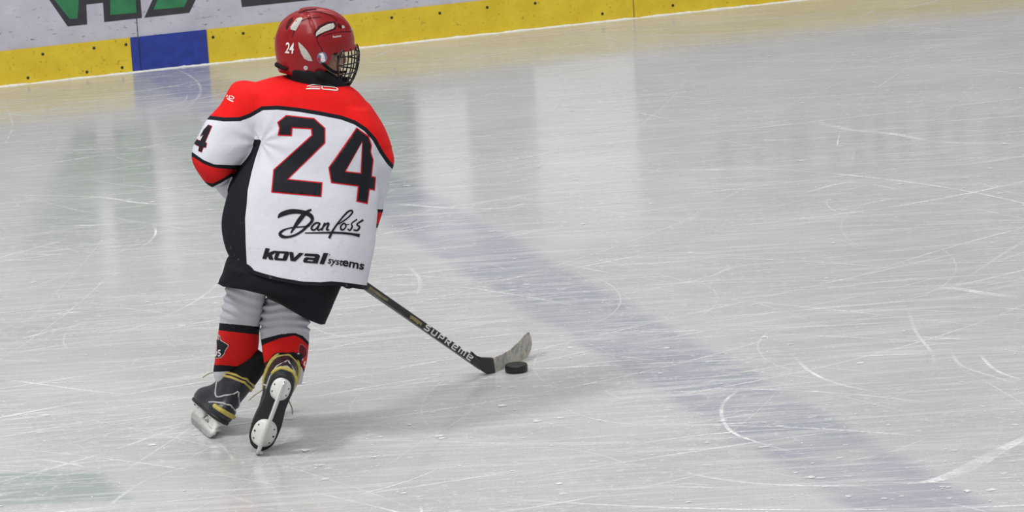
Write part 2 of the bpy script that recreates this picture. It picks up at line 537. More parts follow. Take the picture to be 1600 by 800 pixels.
gs([(590, 737), (660, 690), (720, 655), (745, 630)], .008, .5)
gs([(1190, 310), (1250, 303), (1330, 285), (1420, 300)], .02, .7)
gs([(1100, 325), (1200, 312)], .02, .8)
gs([(1270, 190), (1330, 203), (1400, 210), (1470, 222), (1600, 225)], .035, .9)
gs([(1180, 155), (1240, 165)], .03, .8)
gs([(1330, 80), (1450, 72), (1600, 66)], .03, .35)
gs([(860, 158), (1000, 148), (1100, 155)], .03, .35)
rs = random.Random(11)
for i in range(900):                         # long shallow cuts, many skaters
    x, y = rs.uniform(-3.4, 3.8), rs.uniform(11.0, 20.3)
    L = rs.choice((.25, .5, .9, 1.5, 2.6))*rs.uniform(.6, 1.3)
    a = rs.gauss(.15, .42) if rs.random() < .8 else rs.uniform(-1.5, 1.5)
    cv = rs.gauss(0, .5)/max(L, .4)
    pts = []; px_, py_ = x, y
    wd = rs.choice((.004, .006, .009, .013))
    for s in range(6):
        pts.append((px_, py_, wd*rs.uniform(.6, 1.3)))
        px_ += math.cos(a)*L/5; py_ += math.sin(a)*L/5; a += cv*L/5
    ground_stroke(pts, rs.uniform(.3, 1.1), 3)
for i in range(40):                          # tight little turns
    x, y = rs.uniform(-2.5, 3.2), rs.uniform(11.2, 15.5); R = rs.uniform(.12, .45); a0_, da = rs.uniform(0, 6.3), rs.uniform(1.2, 2.6)
    ground_stroke([(x+R*math.cos(a0_+da*s/6), y+R*1.6*math.sin(a0_+da*s/6), .007) for s in range(7)], rs.uniform(.4, .8), 3)
for i in range(90):                          # broad soft smears of snow dust
    x, y = rs.uniform(-3.2, 3.4), rs.uniform(11.0, 16.5); L = rs.uniform(.4, 1.8); a = rs.gauss(.12, .25); wd = rs.uniform(.02, .07)
    ground_stroke([(x+math.cos(a)*L*s/5, y+math.sin(a)*L*s/5+.04*math.sin(s+i), wd*rs.uniform(.5, 1.2)) for s in range(6)], rs.uniform(.18, .42), 3)
for i in range(2600):                        # crumbs
    x, y = rs.uniform(-3.1, 3.4), rs.uniform(11.0, 17.0); R = rs.uniform(.0010, .0030)
    cnt[0] += 1; z = .0004+.0000004*cnt[0]
    f = bm.faces.new([bm.verts.new((x+R*rs.uniform(.7, 1.6)*math.cos(s*1.257), y+R*1.8*rs.uniform(.7, 1.6)*math.sin(s*1.257), z)) for s in range(5)])
    for v in f.verts: v[fade] = 1.4
    f.material_index = 1
for i in range(1300):                         # shavings lying in small heaps
    if rs.random() < .45:
        cx_, cy_ = rs.choice(((1.3, 11.7), (2.4, 12.1), (1.0, 11.35), (-.5, 11.9), (2.6, 13.1), (0, 12.6), (-1.8, 12.0), (3.0, 14.5)))
        x, y = rs.gauss(cx_, .3), rs.gauss(cy_, .5)
    else: x, y = rs.uniform(-3.3, 3.6), rs.uniform(11.0, 19.5)
    if y < 10.9: continue
    R = rs.choice((.0025, .003, .004, .006, .010))
    cnt[0] += 1; z = .0004+.0000004*cnt[0]
    vs = []
    for s in range(9):
        v = bm.verts.new((x+R*rs.uniform(.6, 2.2)*math.cos(s*.698), y+R*rs.uniform(.6, 1.8)*math.sin(s*.698), z)); v[fade] = rs.uniform(.5, 1.3); vs.append(v)
    f = bm.faces.new(vs); f.material_index = 1
me = bpy.data.meshes.new('floor'); bm.to_mesh(me); bm.free()
floor = link('floor', me, [M_ice, M_snow], None, False)
tag(floor, 'scratched white rink ice with a faint painted line', None, None, 'structure')

# ---- boards
def kick_material():
    m, nt, b = new_mat('yellow_kick_plate')
    v = coords(nt)
    c = mixc(nt, noise_(nt, v, 9, 4, .6, .3, .7), (0.66, 0.47, 0.018, 1), (0.76, 0.58, 0.035, 1))
    sp = noise_(nt, v, 55, 4, .7, .60, .70, 0, .75)
    c = mixc(nt, sp, c, (0.22, 0.17, 0.02, 1))
    setin(nt, b.inputs['Base Color'], c); b.inputs['Roughness'].default_value = .45
    return m
def board_material():
    m, nt, b = new_mat('white_board')
    v = coords(nt)
    c = mixc(nt, noise_(nt, v, 6, 4, .6, .3, .7), (0.46, 0.46, 0.54, 1), (0.58, 0.58, 0.66, 1))
    mk = N(nt, 'ShaderNodeMapping', {'Vector': v, 'Rotation': (0, .9, 0), 'Scale': (1, 1, 3)}).outputs[0]
    sp = noise_(nt, mk, 22, 5, .75, .60, .67, 0, .85)
    c = mixc(nt, sp, c, (0.10, 0.10, 0.13, 1))
    setin(nt, b.inputs['Base Color'], c); b.inputs['Roughness'].default_value = .4
    return m
M_kick, M_board = kick_material(), board_material()
M_blue = plain('blue_kick_plate', (0.022, 0.045, 0.30), .4, .15, 25)
M_green = plain('green_letter', (0.03, 0.20, 0.08), .5, .2, 12)
M_dark = plain('dark_letter_edge', (0.035, 0.035, 0.045), .5, .2, 12)
M_pgreen = plain('pale_green_field', (0.36, 0.44, 0.40), .5)
M_lgrey = plain('light_board', (0.93, 0.93, 0.94), .4, .04, 5)
M_rail = plain('white_top_rail', (0.7, 0.7, 0.72), .4)
M_post = plain('glass_post', (0.55, 0.56, 0.58), .35, .05, 30, 0, .6)
def glass_material():
    m, nt, b = new_mat('rink_glass')
    b.inputs['Transmission Weight'].default_value = 1.0
    b.inputs['IOR'].default_value = 1.45
    b.inputs['Roughness'].default_value = 0.02
    v = coords(nt); c = mixc(nt, noise_(nt, v, 3), (0.90, .95, .93, 1), (0.96, .98, .97, 1))
    setin(nt, b.inputs['Base Color'], c)
    return m
M_glass = glass_material()
KH = board_sh(0, 80)[1]
print('kick height', KH, 'board dist', B0, BU)
s_seam1, s_seam2 = board_s(220), board_s(990)
PW = s_seam2 - s_seam1
seams = [s_seam1 - 2*PW, s_seam1-PW, s_seam1, s_seam2, s_seam2+PW, s_seam2+2*PW]
blue0, blue1 = board_s(207), board_s(326)
print('panel', PW, 'blue width', blue1-blue0)
BH = 1.12
labels = ['board panel with yellow kick plate, beyond the left edge of the photo',
          'board panel with start of blue kick plate and big green letter, left end',
          'board panel behind the helmet, blue kick plate at its left end',
          'board panel at far right end of the yellow kick plate',
          'board panel beyond the right edge of the yellow strip']
def box_obj(name, lo, hi, mat, parent, bev=0.0, n=1):
    b_ = bmesh.new(); add_box(b_, lo, hi, BM)
    if bev: bmesh.ops.bevel(b_, geom=b_.edges[:], offset=bev, segments=2, affect='EDGES')
    return from_bm(name, b_, mat, parent, False)
panels = []
for i in range(5):
    a, b_ = seams[i]+.002, seams[i+1]-.002
    root = empty('rink_board', BM @ Vector(((a+b_)/2, 0, 0)), labels[i], 'rink board', 'dasher boards along the ice', None)
    panels.append(root)
    box_obj('board_face', (a, -.08, .0), (b_, 0, BH), M_board, root, .002)
    box_obj('top_rail', (a, -.10, BH), (b_, .02, BH+.04), M_rail, root, .006)
    for (x0, x1, mt, nm) in ((a, min(b_, blue0), M_kick, 'kick_plate'), (max(a, blue0), min(b_, blue1), M_blue, 'blue_kick_plate'), (max(a, blue1), b_, M_kick, 'kick_plate')):
        if x1-x0 > .01:
            box_obj(nm, (x0, 0.0, 0), (x1, .012, KH), mt, root, .003)
    g_ = box_obj('glass_pane', (a+.02, -.05, BH+.04), (b_-.046, -.038, BH+1.5), M_glass, root)
    box_obj('glass_post', (b_-.045, -.07, BH+.04), (b_, -.02, BH+1.55), M_post, root, .004)
def panel_for(s):
    for i in range(5):
        if seams[i] <= s < seams[i+1]: return panels[i]
    return panels[-1]
for x, y in ((66, 84), (146, 74.5), (196, 69), (332, 57.5), (379, 51.5), (611, 27), (686, 20), (760, 11), (835, 4.5), (43, 121), (135, 112), (190, 105), (940, 21), (1050, 8)):
    s, h = board_sh(x, y)
    c = BM @ Vector((s, .012, h)); b_ = bmesh.new()
    rr = .0075
    add_loft(b_, [[c + BU*(rr*k*math.cos(t)) + Vector((0, 0, 1))*(rr*k*math.sin(t)) + BN*d for t in [j*math.pi/5 for j in range(10)]] for k, d in ((1, -.002), (1, .002), (.6, .004))])
    from_bm('screw', b_, M_screw, panel_for(s))
# advert lettering on the board face (only its foot is inside the frame)
def board_poly(name, pts_sh, mat, off, root):
    b_ = bmesh.new()
    fr = [b_.verts.new(BM @ Vector((s, off, h))) for s, h in pts_sh]
    f = b_.faces.new(fr)
    r_ = bmesh.ops.extrude_face_region(b_, geom=[f])
    bmesh.ops.translate(b_, verts=[v for v in r_['geom'] if isinstance(v, bmesh.types.BMVert)], vec=-BN*(off-.0002))
    return from_bm(name, b_, mat, root, False)
def sh(pts, s=3.636, ox=0, oy=0): return [board_sh(x/s+ox, y/s+oy) for x, y in pts]
TOP = .86
def up(s, h, lean=0.0): return (s+lean*(TOP-h), TOP)
# letter with two feet
o1 = sh([(385, 150), (495, 138), (490, 25), (585, 15), (592, 125), (806, 101)])
sl = board_sh(285/3.636, 0)
lean = (sl[0]-o1[0][0])/(sl[1]-o1[0][1])
board_poly('letter_edge', [o1[0], o1[1], o1[2], o1[3], o1[4], o1[5], up(*o1[5]), (o1[0][0]+lean*.62, TOP)], M_dark, .0015, panels[1])
g1 = sh([(395, 107), (440, 105), (448, -12), (625, -25), (625, 85), (775, 72)])
board_poly('letter_fill', [g1[0], g1[1], g1[2], g1[3], g1[4], g1[5], (g1[5][0], TOP-.05), (g1[0][0]+lean*.62, TOP-.05)], M_green, .003, panels[1])
# the letter on the panel behind the skater
o2 = sh([(820, 100), (1075, 72)]); t2 = sh([(865, 0), (1110, 0)])
l2a = (t2[0][0]-o2[0][0])/(t2[0][1]-o2[0][1]); l2b = (t2[1][0]-o2[1][0])/(t2[1][1]-o2[1][1])
board_poly('letter_edge', [o2[0], o2[1], (o2[1][0]+l2b*.6, TOP), (o2[0][0]+l2a*.6, TOP)], M_dark, .0015, panels[2])
g2 = sh([(870, 55), (1045, 40)])
board_poly('letter_fill', [g2[0], g2[1], (g2[1][0]+l2b*.5, TOP-.05), (g2[0][0]+l2a*.5, TOP-.05)], M_green, .003, panels[2])
o3 = sh([(1375, 40), (1600, 15)]); e3 = board_s(640); 
h0 = o3[0][1]
board_poly('letter_edge', [o3[0], (board_s(503), h0), (board_s(500), TOP), (o3[0][0]-.05, TOP)], M_dark, .0015, panels[2])
board_poly('letter_fill', [(o3[0][0]+.04, h0+.05), (board_s(490), h0+.05), (board_s(488), TOP-.05), (o3[0][0], TOP-.05)], M_green, .003, panels[2])
board_poly('letter_edge', [(board_s(530), h0), (board_s(640), h0), (board_s(640), TOP), (board_s(530), TOP)], M_dark, .0015, panels[2])
board_poly('letter_fill', [(board_s(545), h0+.05), (board_s(625), h0+.05), (board_s(625), TOP-.05), (board_s(545), TOP-.05)], M_green, .003, panels[2])
board_poly('advert_field', [(board_s(650), .30), (board_s(722), .30), (board_s(722), 1.05), (board_s(650), 1.05)], M_lgrey, .0015, panels[2])
board_poly('advert_field', [(board_s(728), .45), (board_s(808), .45), (board_s(808), .95), (board_s(728), .95)], M_pgreen, .0015, panels[2])
board_poly('advert_field', [(board_s(830), KH+.03), (s_seam2-.01, KH+.03), (s_seam2-.01, 1.05), (board_s(830), 1.05)], M_lgrey, .0015, panels[2])
board_poly('advert_field', [(board_s(137), .62), (board_s(160), .62), (board_s(160), 1.05), (board_s(137), 1.05)], M_lgrey, .0045, panels[1])
board_poly('advert_field', [(board_s(232), .55), (board_s(256), .55), (board_s(256), 1.05), (board_s(232), 1.05)], M_lgrey, .0045, panels[2])
# small dark letters on the right-hand panels
for k, (px_, w_, hh) in enumerate(((1112, 20, 0), (1165, 16, 0), (1196, 14, .02), (1220, 34, 0), (1285, 18, .03), (1320, 20, 0), (1355, 20, .01), (1392, 18, .02), (1440, 22, .02), (1480, 18, 0), (1535, 22, .01), (1570, 26, .01))):
    s0, s1 = board_s(px_), board_s(px_+w_)
    board_poly('small_letter', [(s0, .74+hh), (s1, .74+hh), (s1, .90), (s0+.01, .90)], M_dark, .0015, panel_for(s0))
# scraped snow lying along the foot of the boards
bm = bmesh.new(); rings = []
for i in range(900):
    s = -3.0+14*i/899.0
    hgt = .006+.004*noise.noise((s*9, 0, 0))+.003*noise.noise((s*40, 3, 0)); wd = .022+.012*noise.noise((s*7, 5, 0))+.008*noise.noise((s*33, 9, 0))
    rings.append([BM @ Vector((s, y_, z_)) for y_, z_ in ((.011, -.001), (.011, hgt), (.012+wd*.35, hgt*.9), (.012+wd*.75, hgt*.45), (.012+wd, -.001))])
add_loft(bm, rings)
M_ridge = plain('snow_ridge', (0.80, 0.80, 0.76), .9, .1, 60, .4)
o = from_bm('snow_ridge', bm, M_ridge); tag(o, 'thin ridge of scraped snow along the foot of the boards', 'snow', None, 'stuff')
# hall wall behind the boards (only met as reflections in the ice)
M_hall = plain('hall_wall', (0.50, 0.53, 0.53), .8, .08, .6)
bm = bmesh.new(); add_box(bm, (-22, -9.3, 0), (22, -9.0, 9), BM)
o = from_bm('wall_back', bm, M_hall, None, False); tag(o, None, None, None, 'structure')

# ================================================================== THE SKATER
Yh, Ys = 12.15, 12.28           # hips, shoulders (metres from the camera)
foot = G(365, 695)
person = empty('person', (foot.x, foot.y, 0),
    'child skater seen from behind in white, red and black jersey number 24, red caged helmet', 'person')

# ---- head frame
HC = P(492, 67, 12.34)
ha = math.radians(17)
HF = Vector((math.cos(ha), math.sin(ha), -0.05)).normalized()
HL = Vector((0, 0, 1)).cross(HF).normalized()
HU = HF.cross(HL).normalized()
tilt = Matrix.Rotation(math.radians(2), 3, HF)
HL, HU = tilt @ HL, tilt @ HU
def H(x, y, z): return HC + HF*x + HL*y + HU*z

# ---- joints
hipL, hipR = P(395, 425, Yh), P(462, 440, Yh)
kneeL, kneeR = P(379, 505, 12.26), P(446, 512, 12.24)
ankL, ankR = P(364, 588, 12.41), P(444, 572, 12.24)
shL, shR = P(402, 172, Ys), P(560, 205, 12.30)
elL, elR = P(338, 258, 12.27), P(584, 290, 12.37)
# stick axis
S_heel = P(757, 576, 12.91); S_mid = P(573, 448, 12.62)
S_dir = (S_mid - S_heel).normalized()
def on_stick(px):
    lo, hi = 0., 2.
    for _ in range(50):
        m = (lo+hi)/2
        if proj(S_heel + S_dir*m)[0] > px: lo = m
        else: hi = m
    return S_heel + S_dir*lo
haR, haL = on_stick(540), on_stick(447)
wrL = haL + (elL-haL).normalized()*.075; wrR = haR + (elR-haR).normalized()*.075

# ---- body: one continuous skin
bm = bmesh.new()
pel = P(428, 412, Yh); chest = P(480, 250, 12.24); belly = P(455, 350, 12.18); neck = P(490, 128, 12.31)
add_tube(bm, [pel, belly, chest, P(484, 180, 12.27)], [.095, .10, .125, .10], 20)
add_tube(bm, [P(485, 170, 12.27), neck, H(-.01, 0, -.08)], [.06, .05, .052], 16)
for a, b_, c, fm in ((shL, elL, wrL, (elL+wrL)/2), (shR, elR, wrR, P(575, 338, 12.425))):
    add_tube(bm, [chest + (a-chest)*.55, a, (a+b_)/2, b_, fm, c], [.065, .042, .036, .028, .024, .020], 14)
for a, b_, c in ((hipL, kneeL, ankL), (hipR, kneeR, ankR)):
    add_tube(bm, [a, (a+b_)/2, b_, b_*.6+c*.4, c], [.055, .050, .046, .042, .026], 16)
# skull, jaw, nose, lips, ear
AX = (HF, HL, HU)
add_ellipsoid(bm, H(-.012, 0, .005), AX, (.088, .072, .088), 32, 20)
add_ellipsoid(bm, H(.024, 0, -.062), AX, (.058, .056, .066), 32, 20)
add_ellipsoid(bm, H(.055, 0, -.112), AX, (.022, .026, .018))
add_tube(bm, [H(.076, 0, -.030), H(.094, 0, -.058), H(.088, 0, -.066)], [.006, .010, .009], 10)
for s_ in (-1, 1):
    add_ellipsoid(bm, H(.048, s_*.034, -.062), AX, (.026, .020, .020))
    add_ellipsoid(bm, H(-.012, s_*.075, -.045), AX, (.018, .007, .027))
add_ellipsoid(bm, H(.077, 0, -.086), AX, (.009, .018, .004)); add_ellipsoid(bm, H(.075, 0, -.094), AX, (.009, .016, .005))
# fists closed round the stick: four curled fingers and a thumb each
def fist(bm, C, toward, rr, R0, along=S_dir, cuff=False):
    A = along; W = (toward - A*toward.dot(A)).normalized()      # from wrist side to shaft
    Q = A.cross(W).normalized()
    for k, f_ in zip((-.030, -.010, .010, .030), (.95, 1.05, 1.0, .85)):
        pts = []
        for d in (160, 110, 60, 10, -45, -95):
            t = math.radians(d)
            pts.append(C + A*k + W*(math.cos(t)*R0) + Q*(math.sin(t)*R0))
        add_tube(bm, pts[:int(6*min(1, f_)+.3)], [rr*f_]*len(pts[:int(6*min(1, f_)+.3)]), 10)
    pts = [C + A*.035 - W*R0 - Q*.004, C + A*.045 + Q*(-R0), C + A*.040 + W*R0*.7 - Q*R0*.8]
    add_tube(bm, pts, [rr*1.15, rr*1.1, rr*.95], 10)
    add_ellipsoid(bm, C - W*(R0+.004), (A, W, Q), (.038 if rr < .01 else .050, .012 if rr < .01 else .024, .028 if rr < .01 else .046))
fist(bm, haL, haL-wrL, .0078, .021); fist(bm, haR, haR-wrR, .0078, .021)
me = voxel(bm, .0055, 4, .5)
body = link('body', me, M_skin, person)
# eyes, brows
for s_ in (-1, 1):
    bm = bmesh.new(); add_ellipsoid(bm, H(.058, s_*.035, -.045), AX, (.013, .013, .012), 16, 10)
    e = from_bm('eye', bm, M_eye, person)
    bm = bmesh.new(); add_ellipsoid(bm, H(.0635, s_*.0435, -.045), AX, (.0070, .0070, .0085), 12, 8); from_bm('iris', bm, M_iris, e)
    bm = bmesh.new(); add_tube(bm, [H(.073, s_*.016, -.028), H(.067, s_*.036, -.025), H(.050, s_*.050, -.032)], [.003, .0035, .002], 8); from_bm('eyebrow', bm, M_iris, person)
# short dark hair showing below the helmet at the nape
bm = bmesh.new(); add_ellipsoid(bm, H(-.055, 0, -.045), AX, (.052, .062, .055), 24, 14); from_bm('hair', bm, plain('dark_hair', (.05, .03, .02), .8), person)

# ---- helmet
def sstep(a, b, x):
    t = max(0, min(1, (x-a)/(b-a))); return t*t*(3-2*t)
def rim(az):
    d = abs(math.degrees(az))
    zf = -.018; ze = -.098; zb = -.086
    if d < 95: return zf + (ze-zf)*sstep(74, 92, d)
    return ze + (zb-ze)*sstep(110, 160, d)
def shell_pt(az, s, grow=0.0):
    z0 = rim(az); c = .107
    # s 0..1 : rim -> crown ; arc-length like
    if z0 < 0:
        lenb = -z0; lent = .165; u = s*(lenb+lent)
        if u < lenb: z = z0+u; r = 1-.16*(z/.1)**2*(1 if abs(az) > 1.3 else .3)
        else:
            ph = (u-lenb)/lent*math.pi/2; z = c*math.sin(ph); r = math.cos(ph)**.92
    a, b_ = (.1215, .098)
    x = a*r*math.cos(az); y = b_*r*math.sin(az)
    x += -.006*sstep(.0, -.12, x)
    # raised front shell over the rear shell, ridges along the crown, brow lip
    off = .0045*sstep(-.012, -.006, x + .25*z)
    off += .008*math.exp(-((abs(y)-.048)/.010)**2)*sstep(.02, .06, z)
    off -= .004*math.exp(-((abs(y)-.026)/.010)**2)*sstep(.05, .09, z)
    if abs(az) < 1.2: off += .010*sstep(-.005, -.018, z)*math.cos(az)
    if abs(az) > 2.0: off += .004*sstep(-.055, -.085, z)
    nrm = Vector((x/a/a, y/b_/b_, (z/c/c if z > 0 else 0)+1e-6)).normalized()
    off += grow
    return H(x+nrm.x*off, y+nrm.y*off, z+nrm.z*off)
def shell(grow, na=120, ns=46):
    bm = bmesh.new(); R = []
    for i in range(ns):
        R.append([bm.verts.new(shell_pt(-math.pi+2*math.pi*j/na, i/(ns-.5), grow)) for j in range(na)])
    for i in range(ns-1):
        for j in range(na): bm.faces.new((R[i][j], R[i][(j+1) % na], R[i+1][(j+1) % na], R[i+1][j]))
    bm.faces.new(R[-1])
    bmesh.ops.recalc_face_normals(bm, faces=bm.faces)
    return bm
bm = shell(0); bvh_h = bvh_of_bm(bm)
helmet = from_bm('helmet', bm, M_helmet, person)
md = helmet.modifiers.new('s', 'SOLIDIFY'); md.thickness = .004; md.offset = -1
bm = shell(-.006); liner = from_bm('liner', bm, M_liner, helmet)
md = liner.modifiers.new('s', 'SOLIDIFY'); md.thickness = .012; md.offset = -1
C4 = lambda pts: crop(pts, 5.714, 420, 0)
def patch(name, pts, mat, off=.0012, step=3.0): return drape(name, [fill_poly([p[:2] for p in C4(pts)], (), step)], bvh_h, mat, helmet, off)
patch('vent', [(250, 165), (290, 155), (303, 165), (240, 275), (192, 262), (205, 225)], M_vent)
patch('vent_slot', [(150, 240), (180, 180), (215, 152), (212, 175), (180, 235), (158, 268)], M_darkvent)
patch('vent_slot', [(260, 112), (330, 85), (420, 76), (430, 84), (340, 98), (275, 122)], M_darkvent)
patch('vent_slot', [(400, 300), (440, 235), (520, 195), (590, 190), (603, 225), (598, 262), (500, 290), (425, 342)], M_darkvent, .0010)
patch('vent', [(420, 325), (425, 290), (460, 252), (520, 220), (575, 207), (588, 235), (575, 255), (500, 283), (450, 305)], M_vent, .0020)
patch('vent_slot', [(610, 205), (640, 215), (650, 255), (615, 240)], M_darkvent)
patch('vent', [(650, 232), (665, 225), (680, 248), (655, 255)], M_vent)
patch('vent', [(262, 372), (300, 405), (340, 450), (375, 505), (390, 545), (355, 543), (318, 525), (290, 480), (270, 420)], M_vent)
for g_ in ([(208, 335, 7), (240, 250, 7), (315, 175, 6), (465, 152, 5)], [(335, 112, 6), (450, 108, 6), (555, 140, 6), (610, 185, 5)], [(415, 300, 7), (440, 385, 7), (468, 430, 7), (478, 462, 6)],
           [(480, 322, 6), (600, 290, 6), (735, 282, 6)]):
    drape('groove_shade', [ribbon(C4(g_))], bvh_h, M_darkvent, helmet, .0010)  # dark ribbons paint the shade of grooves and the shell seam, nothing is cut
# helmet number, maker's word, round sticker, screw
drape('helmet_number', [text_shape('24', 23.5, (445.3, 82.3), 6, .0, .35, .60, .92)], bvh_h, M_white_print, helmet, .0016)
drape('helmet_wordmark', [text_shape('Reebok', 4.6, (519.5, 59.2), -7, .15, .05, .95)], bvh_h, M_white_print, helmet, .0016)
def disc(cx, cy, rx, ry=None, n=18, a0=0): ry = ry or rx; return [(cx+rx*math.cos(2*math.pi*i/n+a0), cy+ry*math.sin(2*math.pi*i/n+a0)) for i in range(n)]
patch('round_sticker', disc(475, 515, 46, 52), plain('sticker_blue', (0.16, 0.20, 0.34), .4), .0012)
patch('sticker_mark', [(445, 480), (480, 470), (498, 500), (505, 540), (480, 560), (462, 540), (470, 500)], M_white_print, .0022)
patch('sticker_mark', [(432, 520), (450, 510), (456, 545), (445, 552)], M_red_print, .0022)
for cx, cy, r_ in ((330, 607, 20), (740, 264, 9)):
    q = C4([(cx, cy)])[0]; hit = bvh_h.ray_cast(CO, ray(q[0], q[1]), 40)
    if hit[0]:
        n_ = hit[1] if hit[1].dot(ray(*q)) < 0 else -hit[1]; u_ = n_.orthogonal().normalized(); v_ = n_.cross(u_); bm = bmesh.new(); rr = r_/5.714*MPP
        add_loft(bm, [[hit[0]+n_*d+(u_*math.cos(t)+v_*math.sin(t))*rr*k for t in [j*math.pi/7 for j in range(14)]] for k, d in ((1, -.002), (1, .002), (.75, .0035), (.4, .002))])
        from_bm('helmet_screw', bm, M_silver, helmet)
# rear size clip at the nape
bm = bmesh.new(); add_tube(bm, [H(-.108, .05, -.068), H(-.123, .0, -.064), H(-.108, -.05, -.068)], [.006, .007, .006], 10); from_bm('rear_clip', bm, M_liner, helmet)
# cage
def cage_pt(az, z):
    R = float(np.interp(-z, [-.03, 0, .03, .06, .10, .135, .155], [.118, .133, .141, .141, .132, .113, .096]))
    Bw = float(np.interp(-z, [-.03, 0, .06, .10, .155], [.108, .108, .098, .085, .060]))
    return H(R*math.cos(az), Bw*math.sin(az), z)
bm = bmesh.new()
zs = [-.012, -.03, -.05, -.07, -.09, -.11, -.13, -.148]
for d in range(-60, 61, 15):
    pts = [cage_pt(math.radians(d), z) for z in zs[:len(zs) if abs(d) < 50 else -1]]
    add_tube(bm, pts, [.0021]*len(pts), 6, True, 2)
for z, dm in ((-.034, 68), (-.060, 70), (-.092, 66), (-.122, 62), (-.148, 56)):
    pts = [cage_pt(math.radians(a_), z) for a_ in np.linspace(-dm, dm, 17)]
    add_tube(bm, pts, [.0024 if z > -.14 else .0036]*17, 6, True, 1)
for s_ in (-1, 1):
    pts = [cage_pt(math.radians(s_*a_), z) for a_, z in ((62, -.012), (68, -.034), (70, -.06), (66, -.092), (62, -.122), (54, -.148))]
    add_tube(bm, pts, [.0036]*6, 8, True, 3)
cage = from_bm('cage', bm, M_wire, helmet)
for s_ in (-1, 1):
    bm = bmesh.new()
    add_tube(bm, [H(-.01, s_*.095, -.085), H(.030, s_*.080, -.112), H(.075, s_*.045, -.128)], [.016, .015, .013], 10)
    from_bm('chin_strap', bm, M_liner, helmet)
    bm = bmesh.new()
    add_tube(bm, [H(.0, s_*.098, -.05), H(.04, s_*.085, -.080), H(.085, s_*.052, -.088)], [.005, .005, .004], 8)
    from_bm('cage_strap', bm, M_liner, helmet)
bm = bmesh.new(); add_ellipsoid(bm, H(.078, 0, -.135), AX, (.032, .046, .026)); from_bm('chin_cup', bm, M_liner, helmet)
# neck guard
bm = bmesh.new()
rows = [(448, 102, 505, 108, 12.31, .068), (447, 112, 525, 122, 12.315, .072), (450, 122, 538, 136, 12.32, .076), (455, 140, 540, 152, 12.32, .08)]
add_loft(bm, [lring(*r, n=36) for r in dense(rows, 3)])
add_tube(bm, [H(.0, -.07, -.10), H(.04, -.062, -.125), H(.078, -.03, -.150), H(.078, .03, -.150), H(.04, .062, -.125), H(0, .07, -.10)], [.032, .030, .026, .026, .030, .032], 12)
me = voxel(bm, .006, 5)
link('neck_guard', me, M_black_cloth, person)

# ---- jersey: torso and sleeves sewn into one
def add_rings(bm, rows, n=48, k=3, ex=2.4): add_loft(bm, [lring(*r, n=n, ex=ex) for r in dense(rows, k)])
torso_rows = [
 (440, 121, 540, 134, 12.315, .088), (408, 127, 560, 147, 12.31, .118), (378, 139, 584, 178, 12.30, .135), (380, 165, 596, 212, 12.29, .150),
 (392, 200, 598, 240, 12.275, .155), (392, 235, 594, 268, 12.26, .158), (372, 268, 592, 295, 12.24, .160), (356, 300, 591, 318, 12.22, .160),
 (347, 338, 589, 345, 12.20, .160), (347, 368, 586, 380, 12.18, .160), (352, 390, 581, 415, 12.165, .158), (358, 402, 577, 437, 12.155, .155),
 (359, 420, 573, 455, 12.15, .153), (362, 432, 571, 466, 12.15, .152)]
bt = bmesh.new(); add_rings(bt, torso_rows); bvh_t = bvh_of_bm(bt)
bl = bmesh.new()
add_rings(bl, [(372, 128, 452, 150, 12.30, .10), (360, 133, 436, 190, 12.30, .115), (343, 166, 412, 216, 12.29, .112), (322, 190, 402, 232, 12.28, .105),
               (307, 218, 382, 250, 12.265, .095), (300, 240, 366, 265, 12.255, .085), (303, 255, 362, 272, 12.25, .08), (311, 270, 361, 277, 12.25, .075), (321, 284, 357, 284, 12.25, .062), (331, 291, 350, 289, 12.25, .045)], 32)
add_tube(bl, [P(345, 268, 12.27), P(362, 290, 12.31), P(392, 318, 12.37), haL*.25+P(392, 318, 12.38)*.75], [.045, .046, .044, .042], 18)
br = bmesh.new()
add_rings(br, [(520, 152, 578, 166, 12.30, .10), (530, 175, 598, 195, 12.30, .12), (540, 210, 610, 226, 12.30, .115), (550, 245, 616, 252, 12.31, .10),
               (556, 275, 611, 277, 12.33, .085), (560, 300, 604, 302, 12.355, .075)], 32)
add_tube(br, [P(583, 300, 12.37), P(580, 325, 12.40), P(572, 350, 12.44), haR*.35+P(572, 350, 12.44)*.65], [.044, .040, .040, .041], 18)
bvh_l, bvh_r = bvh_of_bm(bl), bvh_of_bm(br)
allb = bmesh.new()
for b_ in (bt, bl, br):
    tm = bpy.data.meshes.new('t'); b_.to_mesh(tm); allb.from_mesh(tm); bpy.data.meshes.remove(tm); b_.free()
me = voxel(allb, .0058, 7, .55)
HEMC = [(340, 404), (362, 414), (386, 424), (411, 432), (438, 439), (474, 445), (501, 446), (523, 445), (545, 448), (568, 452), (578, 450), (640, 450)]
def clamp_low(co, curve):
    x, y = proj(co); yb = np.interp(x, [c[0] for c in curve], [c[1] for c in curve])
    return co + Vector((0, 0, (y-yb)*MPP)) if y > yb else co
# folds
CN = [(v.co.copy(), v.normal.copy()) for v in me.vertices]; NEWCO = []
for p, n_ in CN:
    x, y = proj(p)
    # gathers running from the armpit, and hanging folds low on the back
    d1 = math.hypot(x-408, y-222)
    a1 = math.atan2(y-222, x-408)
    f = .0035*math.exp(-d1/60)*math.sin(a1*9)
    f += .0030*noise.noise((p.x*5, p.y*5, p.z*9))*1.6
    f += .0022*math.sin(x*.055+y*.012+2*noise.noise((p.x*3, 0, p.z*3)))*sstep(280, 440, y)
    f += .0035*math.sin((x*.5+y)*.16)*math.exp(-((x-600)/14)**2)*(1 if 230 < y < 330 else 0)
    q = p + n_*f
    NEWCO += list(clamp_low(q, HEMC) if 335 < x < 600 and y > 395 and q.y < 12.33 else q)
me.vertices.foreach_set('co', NEWCO); me.update()
jersey = link('jersey', me, M_jersey, person)
